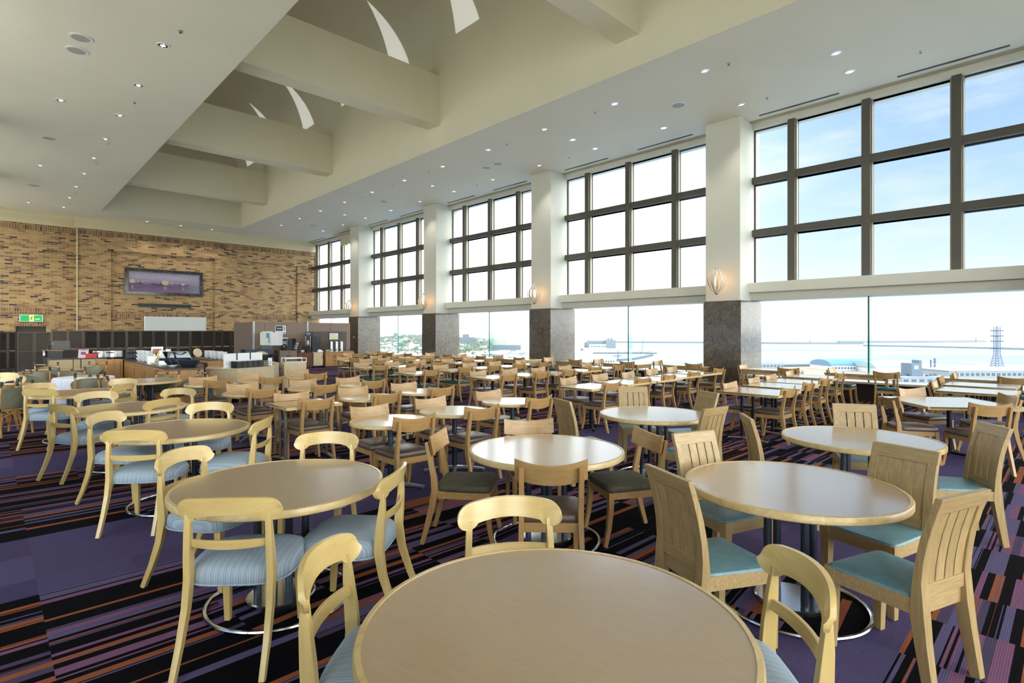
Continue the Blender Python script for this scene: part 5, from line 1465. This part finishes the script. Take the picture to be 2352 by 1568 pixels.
ship(1462,1497,811.5,OM['grey'],'patrol_ship','grey patrol ship with tall pale superstructure at the quay end',sup=((.2,.6,.12,.22),(.4,.62,.22,.42)))
ship(1852,1871,767.6,OM['grey'],'cargo_ship','tiny grey ship on the horizon above the red lighthouse')
ship(2218,2232,765.5,OM['grey'],'cargo_ship','faint tiny ship on the horizon before the lattice tower',mast=False)
ship(1408,1428,818.5,OM['slate'],'work_boat','small dark boat beside the mast-shaped buoy')
ship(1303,1335,811,OM['white'],'fishing_boat','white boat moored among the harbour sheds',mast=True,z=ZL-1)
ship(1340,1360,807,OM['white'],'fishing_boat','white boat moored before the silo building',mast=True,z=ZL-1)
ship(2058,2080,843,OM['white'],'fishing_boat','white ship superstructure showing above the teal arched roof',hh=.16,sup=((.2,.8,.16,.5),(.4,.7,.5,.75)))
p = gp(1419.5,838,ZL); d = dep(p); r = empty('harbour_mast', (p.x,p.y,ZL), 0, 'thick grey mast standing in the harbour before the curved breakwater', 'mast'); s = d/F
b = MB(); b.lathe([(1.6*s,0),(1.4*s,24*s),(1.2*s,24*s),(1.2*s,31*s),(0,31*s)], 12); b.build('mast_body', OM['steel'], r)
b = MB(); b.box(-.3*s,.3*s,-.3*s,.3*s,31*s,34*s); b.build('mast_lamp', OM['steel'], r)
# silo, halls and sheds across the basin
building(1352,1395,799,782.5,40,OM['slate'],'grain_hall','long slate-roofed hall joined to the silo block',rows=1,cols=8)
r, w, h, d = building(1393,1414.5,799.5,781,35,OM['slate'],'silo_block','tall grey silo block with chimneys across the basin')
b = MB()
for x in (-.36,-.2,-.12,.1,.2): b.box(w*x-1.2,w*x+1.2,-2,2,h,h*1.22)
b.build('chimney', OM['steel'], r)
building(1356,1392,800.5,790.5,22,OM['white'],'shed','long pale shed before the slate-roofed hall',rows=1,cols=6)
building(1296.5,1309,797.5,783.5,30,OM['white'],'shed','pale shed beside the fourth pillar edge',roof='gable')
building(1315,1341,799,784,30,OM['white'],'domed_hall','white domed hall behind the thin crane',roof='arch',roofm=OM['white'])
building(1343,1356,798,786,25,OM['tan'],'shed','tan shed between the dome and the long hall')
building(1296,1312,806,792,30,OM['slate'],'shed','dark slate shed at the edge of the fourth pillar')
building(1300,1352,831,822,60,OM['white'],'flat_roof_shed','flat pale roof just above the window table, closest to the fourth pillar')
building(1356,1412,836,824,50,OM['white'],'flat_roof_shed','wide pale flat roof beside the harbour mast',rows=1,cols=10)
def crane(px0, y0, px1, y1, lab, m, w=1.0, base=True):
    p = gp(px0,y0,ZL); d = dep(p); q = on_depth(px1,y1,d); r = empty('harbour_crane', (p.x,p.y,ZL), 0, lab, 'crane')
    a = Vector((0,0,3)); e = q - Vector((p.x,p.y,ZL)); dr = (e-a).normalized(); nx = dr.cross(Vector((S_,C_,0))).normalized()*w; ny = Vector((S_,C_,0))*w
    b = MB(); n = 16
    for s1 in (-1,1):
        for s2 in (-1,1):
            b.tube([a+nx*s1+ny*s2, a.lerp(e,.92)+nx*s1*.6+ny*s2*.6, e], .22*w, 5)
    for i in range(n):
        t0, t1 = .03+.88*i/n, .03+.88*(i+1)/n
        for s in (-1,1): b.tube([a.lerp(e,t0)+nx*s, a.lerp(e,t1)-nx*s], .12*w, 4)
    b.build('boom', m, r, smooth=0)
    b = MB(); b.box(-3*w,3*w,-3*w,3*w,0,4*w); b.build('cab', m, r)
    b = MB(); b.tube([e, Vector((e.x,e.y,e.z*.35))], .08*w, 4); b.tube([e, a+Vector((C_,-S_,0))*14*w+Vector((0,0,6))], .08*w, 4); b.build('cable', OM['steel'], r)
crane(1206,822,1178,748,'tall red and grey lattice crane against the sea','',1.0) if False else crane(1206,822,1178,748,'tall red and grey lattice crane against the sea',plain('crane_red',srgb(158,96,112),.5),1.1)
crane(1337,804,1320,777,'thin dark crane before the white dome',OM['steel'],.9)
crane(1474,812,1478,775,'thin crane rising behind the patrol ship',OM['steel'],.8)
# town on the hill
def hill_z(l, d):
    a = 1/(1+math.exp(-(d-1450)/130)); px = CX + l/d*F
    k = 1/(1+math.exp((px-1118)/7)); fade = 1/(1+math.exp((d-3600)/300))
    return ZL + a*k*fade*(20+5*math.sin(l*.011)+3*math.sin(d*.013+l*.02)) + 2*math.sin(l*.03+d*.02)*k
b = MB(); rows = []
for i in range(42):
    d = 900 + 75*i; row = []
    for j in range(70):
        px = 640 + 7.6*j; l = (px-CX)/F*d
        row.append((d*S_+l*C_, d*C_-l*S_, hill_z(l,d)))
    rows.append(row)
b.slab(rows, [[(x,y,ZS-3) for x, y, z in r] for r in rows]); struct('hill', b, OM['grass'])
rs = random.Random(3)
def hilld(px, d):
    l = (px-CX)/F*d; return Vector((d*S_+l*C_, d*C_-l*S_, hill_z(l,d)))
b = MB(); tree_m = plain('hazy_foliage', srgb(96,112,92), .9, 0, .1, var=.25)
for i in range(1300):
    px = rs.uniform(842,1128); d = rs.choice([rs.uniform(1250,1700), rs.uniform(950,1300), rs.uniform(1700,2300)])
    if 975 < px < 1028 and False: continue
    p = hilld(px, d); s = rs.uniform(2.2,5.2); n = len(b.v)
    b.lathe([(0,s*1.9),(s*.7,s*1.5),(s,s*.8),(s*.75,s*.2),(s*.2,-1)], 6); b.xf(Matrix.Translation(p) @ Matrix.Rotation(rs.uniform(0,3),4,'Z'), n)
o = b.build('hillside_trees', tree_m); tag(o, 'hazy green trees covering the town hillside', 'trees', None, 'stuff')
hp = {}
def house_proto(k):
    r = empty('town_house'); w, dp, h = ((11,9,6),(16,10,7),(24,13,8))[k]
    b = MB(); b.box(-w/2,w/2,-dp/2,dp/2,-3,h*.6); b.build('wall', (OM['white'],OM['grey'],OM['tan'])[k], r, smooth=0)
    b = MB(); b.add([(-w/2-.6,-dp/2-.6,h*.58),(w/2+.6,-dp/2-.6,h*.58),(w/2+.6,dp/2+.6,h*.58),(-w/2-.6,dp/2+.6,h*.58),(-w/2-.6,0,h),(w/2+.6,0,h)], [(0,1,5,4),(2,3,4,5),(1,2,5),(3,0,4),(3,2,1,0)]); b.build('roof', (OM['white'],OM['slate'],OM['white'])[k], r, smooth=0)
    return Proto(r)
HP = [house_proto(k) for k in range(3)]
for i in range(270):
    px = rs.uniform(846,1215) if i % 4 else rs.uniform(846,980); d = rs.uniform(840,1480) if i % 5 else rs.uniform(1500,2000)
    if px > 1120 and d > 1150: d = rs.uniform(830,1150)
    p = hilld(px, d); HP[rs.choice((0,0,1,2))].put(p, rs.uniform(-1.2,1.2), 'small pale house of the hazy hillside town seen through the windows', 'house', 'houses of the hillside town')
def tower_on(px0, px1, d, ytop, dp, m, lab, rows, cols, name='apartment_tower'):
    p = hilld((px0+px1)/2, d); w = (px1-px0)/F*d; zt = EYE + (HY-ytop)/F*d; h = zt - p.z
    r = empty(name, (p.x,p.y,p.z), -TH, lab, 'building')
    b = MB(); b.box(-w/2,w/2,0,dp,-3,h); b.build('wall', m, r, smooth=0)
    b = MB(); b.box(-w*.2,w*.25,2,dp-2,h,h+w*.25); b.build('roof_room', m, r, smooth=0)
    for j in range(rows):
        b = MB(); z0 = h*(j+.3)/rows; z1 = h*(j+.7)/rows
        for i in range(cols): b.box(-w/2+w*(i+.2)/cols,-w/2+w*(i+.8)/cols,-.15,.05,z0,z1)
        b.build('window_row', OM['glass'], r, smooth=0)
tower_on(903.5,911,1900,765.5,14,OM['slate'],'tall apartment tower rising above the wooded town skyline',8,4)
tower_on(1053,1084,1560,775,20,OM['slate'],'long grey-blue block on the plateau by the masts',3,12,'plateau_block')
tower_on(1084,1097,1560,779.5,18,OM['slate'],'lower wing of the grey-blue plateau block',2,5,'plateau_block')
for k, px in enumerate((1087,1110,1114,1120)):
    p = hilld(px,1600); b = MB(); b.tube([(0,0,0),(0,0,(24,28,30,18)[k])], .35, 5); o = b.build('radio_mast', OM['steel']); o.location = p; tag(o, 'thin radio mast on the plateau edge, %s from the grey-blue block' % ordn[k], 'mast', 'radio masts on the plateau')
building(1131,1196,806,792,40,OM['slate'],'dock_building','long blue-grey dock building with a row of small windows behind the crane',rows=1,cols=14)
building(1072,1113,817,807,40,OM['white'],'dock_shed','broad white gabled roof below the wooded cliff',roof='gable')
building(1118,1165,822,808,45,OM['grey'],'dock_shed','white gabled roof behind the glass fin, beside the crane',roof='gable')
building(1160,1203,824,812,30,OM['slate'],'dock_shed','slate gabled roof at the foot of the lattice crane',roof='gable',roofm=OM['slate'])
building(1085,1130,828,818,30,OM['grey'],'dock_shed','grey low block below the white gabled roof',rows=1,cols=9)
# waterfront by the marble pillar and to the photo edge
building(1727,1801,846,822,34,OM['grey'],'arched_warehouse','grey arched warehouse right beside the marble pillar',roof='arch',roofm=OM['grey'],rows=1,cols=9)
building(1910,2022,851,827,46,OM['white'],'arched_warehouse','blue-roofed warehouse beside the glass fin',roof='arch',roofm=OM['blue'],rows=1,cols=16)
building(2012,2118,856,831,52,OM['white'],'arched_warehouse','pale teal arched warehouse behind the grey office',roof='arch',roofm=OM['teal'])
# gable-ended hall with lettering
c, d, w, h = bx_at(2142,2218,862,837,30)
r = empty('arched_hall', (c.x,c.y,ZL), -TH, 'white arched gable with small lettering beside the radio mast', 'building')
n = 18; hw = h*.35; P = [(-w/2*math.cos(PI*i/n), hw+(h-hw)*math.sin(PI*i/n)) for i in range(n+1)]
b = MB(); Q = [(-w/2,0)] + P + [(w/2,0)]; k = len(Q)
b.add([(x,-15,z) for x, z in Q] + [(x,15,z) for x, z in Q], [tuple(range(k)), tuple(range(2*k-1,k-1,-1))] + [(i,(i+1)%k,k+(i+1)%k,k+i) for i in range(k)]); b.build('gable', OM['white'], r)
b = MB()
for i in range(8): b.box(-w*.16+i*w*.045,-w*.16+i*w*.045+w*.028,-15.2,-15,h*.72,h*.78)
b.build('gable_lettering', OM['slate'], r)
r, w, h, d = building(2072,2200,896,866,28,OM['grey'],'office_building','grey flat office building with a row of windows near the photo edge',rows=2,cols=7)
b = MB(); b.box(-w*.19,-w*.03,-6,6,h,h*2.0); b.box(-w*.02,w*.03,-4,4,h,h*2.25); b.build('roof_room', OM['slate'], r, smooth=0)
b = MB(); b.box(-w*.15,-w*.07,-6.2,-6,h*1.55,h*1.85); b.build('roof_room_window', OM['teal'], r, smooth=0)
b = MB()
for i in range(9): b.box(-w*.4+i*w*.09,-w*.36+i*w*.09,-4+i%3,-1+i%3,h,h*1.1+.4*(i%3))
b.build('roof_unit', OM['steel'], r, smooth=0)
def lattice(px, ybase, ytop, wb, wt, lab, neck=.62, plats=(.5,.66,.78,.9), z=ZL, n=14, name='lattice_tower', m=None):
    p = gp(px,ybase,z); d = dep(p); s = d/F; H = (ybase-ytop)*s; r = empty(name, (p.x,p.y,z), -TH+.3, lab, 'tower'); m = m or OM['steel']
    def hw(t): return (wb + (wt-wb)*min(1,t/(1-neck)))/2*s if t < (1-neck) else wt/2*s
    b = MB(); lv = [i/n for i in range(n+1)]; tk = max(.18, H*.006)
    for sx in (-1,1):
        for sy in (-1,1): b.tube([(sx*hw(t),sy*hw(t),H*t*.9) for t in lv], tk, 5)
    for a, c in zip(lv, lv[1:]):
        for sx, sy, tx, ty in ((-1,-1,1,-1),(1,-1,1,1),(1,1,-1,1),(-1,1,-1,-1)):
            b.tube([(sx*hw(a),sy*hw(a),H*a*.9),(tx*hw(c),ty*hw(c),H*c*.9)], tk*.6, 4); b.tube([(sx*hw(c),sy*hw(c),H*c*.9),(tx*hw(c),ty*hw(c),H*c*.9)], tk*.6, 4)
    b.build('lattice', m, r, smooth=0)
    for t in plats:
        b = MB(); q = wt*1.0*s; b.box(-q,q,-q,q,H*t*.9,H*t*.9+H*.008); b.box(-q,-q*.9,-q,q,H*t*.9,H*t*.9+H*.02); b.box(q*.9,q,-q,q,H*t*.9,H*t*.9+H*.02); b.build('platform', m, r, smooth=0)
    b = MB(); b.lathe([(wt*.25*s,H*.9),(wt*.25*s,H*.93),(wt*.35*s,H*.94),(wt*.2*s,H*.97),(0,H)], 10); b.build('antenna_top', OM['white'], r)
lattice(2290,851,739,20,8.5,'tall blue-grey lattice communication tower near the photo edge',.62,n=18)
lattice(2147,862,818,9,2.4,'small lattice radio mast on the grey office roof',.7,(.55,.8),name='radio_mast',n=9,z=ZL+4)
lattice(2138,862,822,5,1.6,'thin second mast beside the small lattice radio mast',.7,(),name='radio_mast',n=8,z=ZL+4)
building(2240,2272,858,835,20,OM['white'],'roof_house','small white boxy building left of the lattice tower'.replace(' left of',' before'),rows=1,cols=3)
building(2180,2420,884,851,45,OM['grey'],'long_hall','long grey flat-roofed hall under the lattice tower',rows=2,cols=20)
building(2302,2440,866,846,30,OM['white'],'white_block','white block with dark windows at the photo edge beyond the tower',rows=1,cols=3)
r = empty('excavator', gp(1880,838.5,ZL), .4, 'tiny excavator on the sandy quay beside the blue warehouse', 'excavator')
b = MB(); b.box(-3,3,-1.5,1.5,0,2.6); b.build('cab', OM['dark'], r); b = MB(); b.tube([(-2,0,2),(-6,0,6),(-10,0,5),(-11,0,1)], .5, 6); b.build('arm', OM['dark'], r)
b = MB(); b.lathe([(7,0),(5,2),(2,3.5),(0,4)], 14); o = b.build('gravel_mound', OM['rock']); o.location = gp(1894,838.5,ZL); tag(o, 'brown gravel mound beside the tiny excavator', 'mound')
b = MB(); b.box(-28,28,-6,6,0,2.5); o = b.build('quay_wall', OM['rock'], None); o.location = gp(1838,841,ZL); o.rotation_euler = (0,0,-TH+.25); tag(o, 'low dark stone wall on the quay beyond the grey warehouse', 'wall')
b = MB(); b.tube([(0,0,0),(0,0,8)], .25, 6); b.box(-.6,.6,-.2,.2,8,8.6); o = b.build('lamp_post', OM['steel']); o.location = gp(1864,842,ZL); tag(o, 'thin lamp post on the quay before the excavator', 'lamp post')

# sea haze lying over harbour and town
hz = bpy.data.materials.new('sea_haze'); hz.use_nodes = True; n_ = hz.node_tree.nodes; n_.remove(n_['Principled BSDF'])
vs_ = n_.new('ShaderNodeVolumeScatter'); vs_.inputs['Color'].default_value = (.56,.66,.72,1); vs_.inputs['Density'].default_value = HAZE; vs_.inputs['Anisotropy'].default_value = .35
hz.node_tree.links.new(vs_.outputs[0], n_['Material Output'].inputs['Volume'])
b = MB(); a_ = [on_depth(px, HY, d) for px, d in ((300,330),(2900,330),(2900,9000),(300,9000))]
b.prism([(q.x,q.y) for q in a_], ZS+.5, 140); o = struct('haze', b, hz, smooth=0); o['kind'] = 'stuff'; o['label'] = 'pale sea haze over the harbour and the town'
# ------------------------------------------------------------------ light, sky, camera
for i, (x, y, w) in enumerate(LIGHTS):
    L = bpy.data.lights.new('downlight_beam', 'SPOT'); L.energy = LAMP_E*w; L.spot_size = math.radians(95); L.spot_blend = .6; L.color = (1,.94,.84); L.shadow_soft_size = .05
    o = bpy.data.objects.new('downlight_beam', L); COL.objects.link(o); o.location = (x, y, ZC-.03)
sun = bpy.data.lights.new('sun', 'SUN'); sun.energy = SUN_E; sun.angle = math.radians(.6); sun.color = (1,.95,.86)
so = bpy.data.objects.new('sun', sun); COL.objects.link(so)
sd = Vector((.10,.62,.78)).normalized()
so.rotation_euler = sd.to_track_quat('Z','Y').to_euler()
W = bpy.data.worlds.new('hazy_sky'); SC.world = W; W.use_nodes = True
nt = W.node_tree; N = nt.nodes; Lk = nt.links
bg = N['Background']
tc = N.new('ShaderNodeTexCoord'); sp = N.new('ShaderNodeSeparateXYZ'); Lk.new(tc.outputs['Generated'], sp.inputs[0])
def m(op, a, b=None, c=None):
    n = N.new('ShaderNodeMath'); n.operation = op
    for i, v in enumerate((a,b,c)):
        if v is None: continue
        if isinstance(v,(int,float)): n.inputs[i].default_value = v
        else: Lk.new(v, n.inputs[i])
    return n.outputs[0]
def ramp(f, st):
    r = N.new('ShaderNodeValToRGB')
    while len(r.color_ramp.elements) < len(st): r.color_ramp.elements.new(.5)
    for e, (p, c) in zip(r.color_ramp.elements, st): e.position = p; e.color = c
    Lk.new(f, r.inputs['Fac']); return r.outputs['Color']
def mixc(f, a, b):
    n = N.new('ShaderNodeMix'); n.data_type = 'RGBA'
    for s_, v in ((n.inputs[0],f),(n.inputs[6],a),(n.inputs[7],b)):
        if isinstance(v,(int,float,tuple)): s_.default_value = v
        else: Lk.new(v, s_)
    return n.outputs[2]
base = ramp(sp.outputs['Z'], [(0,(.43,.50,.54,1)),(.10,(.40,.49,.55,1)),(.2,(.31,.43,.54,1)),(.36,(.2,.325,.52,1)),(.7,(.16,.28,.5,1))])
# clouds, thin and streaky
mp = N.new('ShaderNodeMapping'); mp.inputs['Scale'].default_value = (1.6,1.6,6); Lk.new(tc.outputs['Generated'], mp.inputs['Vector'])
no = N.new('ShaderNodeTexNoise'); no.inputs['Scale'].default_value = 2.6; no.inputs['Detail'].default_value = 7; no.inputs['Roughness'].default_value = .62; Lk.new(mp.outputs[0], no.inputs['Vector'])
cl = m('MULTIPLY', ramp(no.outputs['Fac'], [(.5,(0,0,0,1)),(.72,(1,1,1,1))]), .6)
c1 = mixc(cl, base, (.52,.54,.55,1))
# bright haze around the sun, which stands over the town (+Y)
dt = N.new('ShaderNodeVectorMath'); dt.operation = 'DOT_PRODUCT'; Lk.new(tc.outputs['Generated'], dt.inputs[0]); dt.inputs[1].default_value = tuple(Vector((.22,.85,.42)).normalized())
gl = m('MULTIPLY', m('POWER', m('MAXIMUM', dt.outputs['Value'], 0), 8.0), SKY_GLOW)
# unseen sky behind the camera (-Y), brightened to fill the hall with light
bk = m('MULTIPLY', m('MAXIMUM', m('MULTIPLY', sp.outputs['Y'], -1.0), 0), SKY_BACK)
def scale_add(c, f, col):
    v = N.new('ShaderNodeVectorMath'); v.operation = 'SCALE'; v.inputs[0].default_value = col; Lk.new(f, v.inputs['Scale'])
    w = N.new('ShaderNodeVectorMath'); w.operation = 'ADD'; Lk.new(c, w.inputs[0]); Lk.new(v.outputs[0], w.inputs[1]); return w.outputs[0]
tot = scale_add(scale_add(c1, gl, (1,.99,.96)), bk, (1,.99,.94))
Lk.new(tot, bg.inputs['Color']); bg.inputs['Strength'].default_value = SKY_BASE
cam = bpy.data.cameras.new('camera'); co = bpy.data.objects.new('camera', cam); COL.objects.link(co)
cam.sensor_width = 36; cam.lens = 36*F/2352; cam.shift_y = -(784-HY)/2352; cam.clip_end = 60000; cam.clip_start = .05
co.location = (0,0,EYE); co.rotation_euler = (PI/2, 0, -TH)
SC.camera = co
vs = SC.view_settings; SC.display_settings.display_device = 'sRGB'
vs.view_transform = 'Standard'; vs.look = 'None'; vs.gamma = 1; vs.use_curve_mapping = False; vs.exposure = EXPO
cy = SC.cycles
cy.use_denoising = True
try: cy.denoiser = 'OPENIMAGEDENOISE'
except Exception: pass
cy.max_bounces = 7; cy.diffuse_bounces = 4; cy.glossy_bounces = 3; cy.transmission_bounces = 4; cy.transparent_max_bounces = 10
cy.sample_clamp_indirect = 6; cy.caustics_reflective = False; cy.caustics_refractive = False
cy.use_light_tree = True
cy.volume_bounces = 0
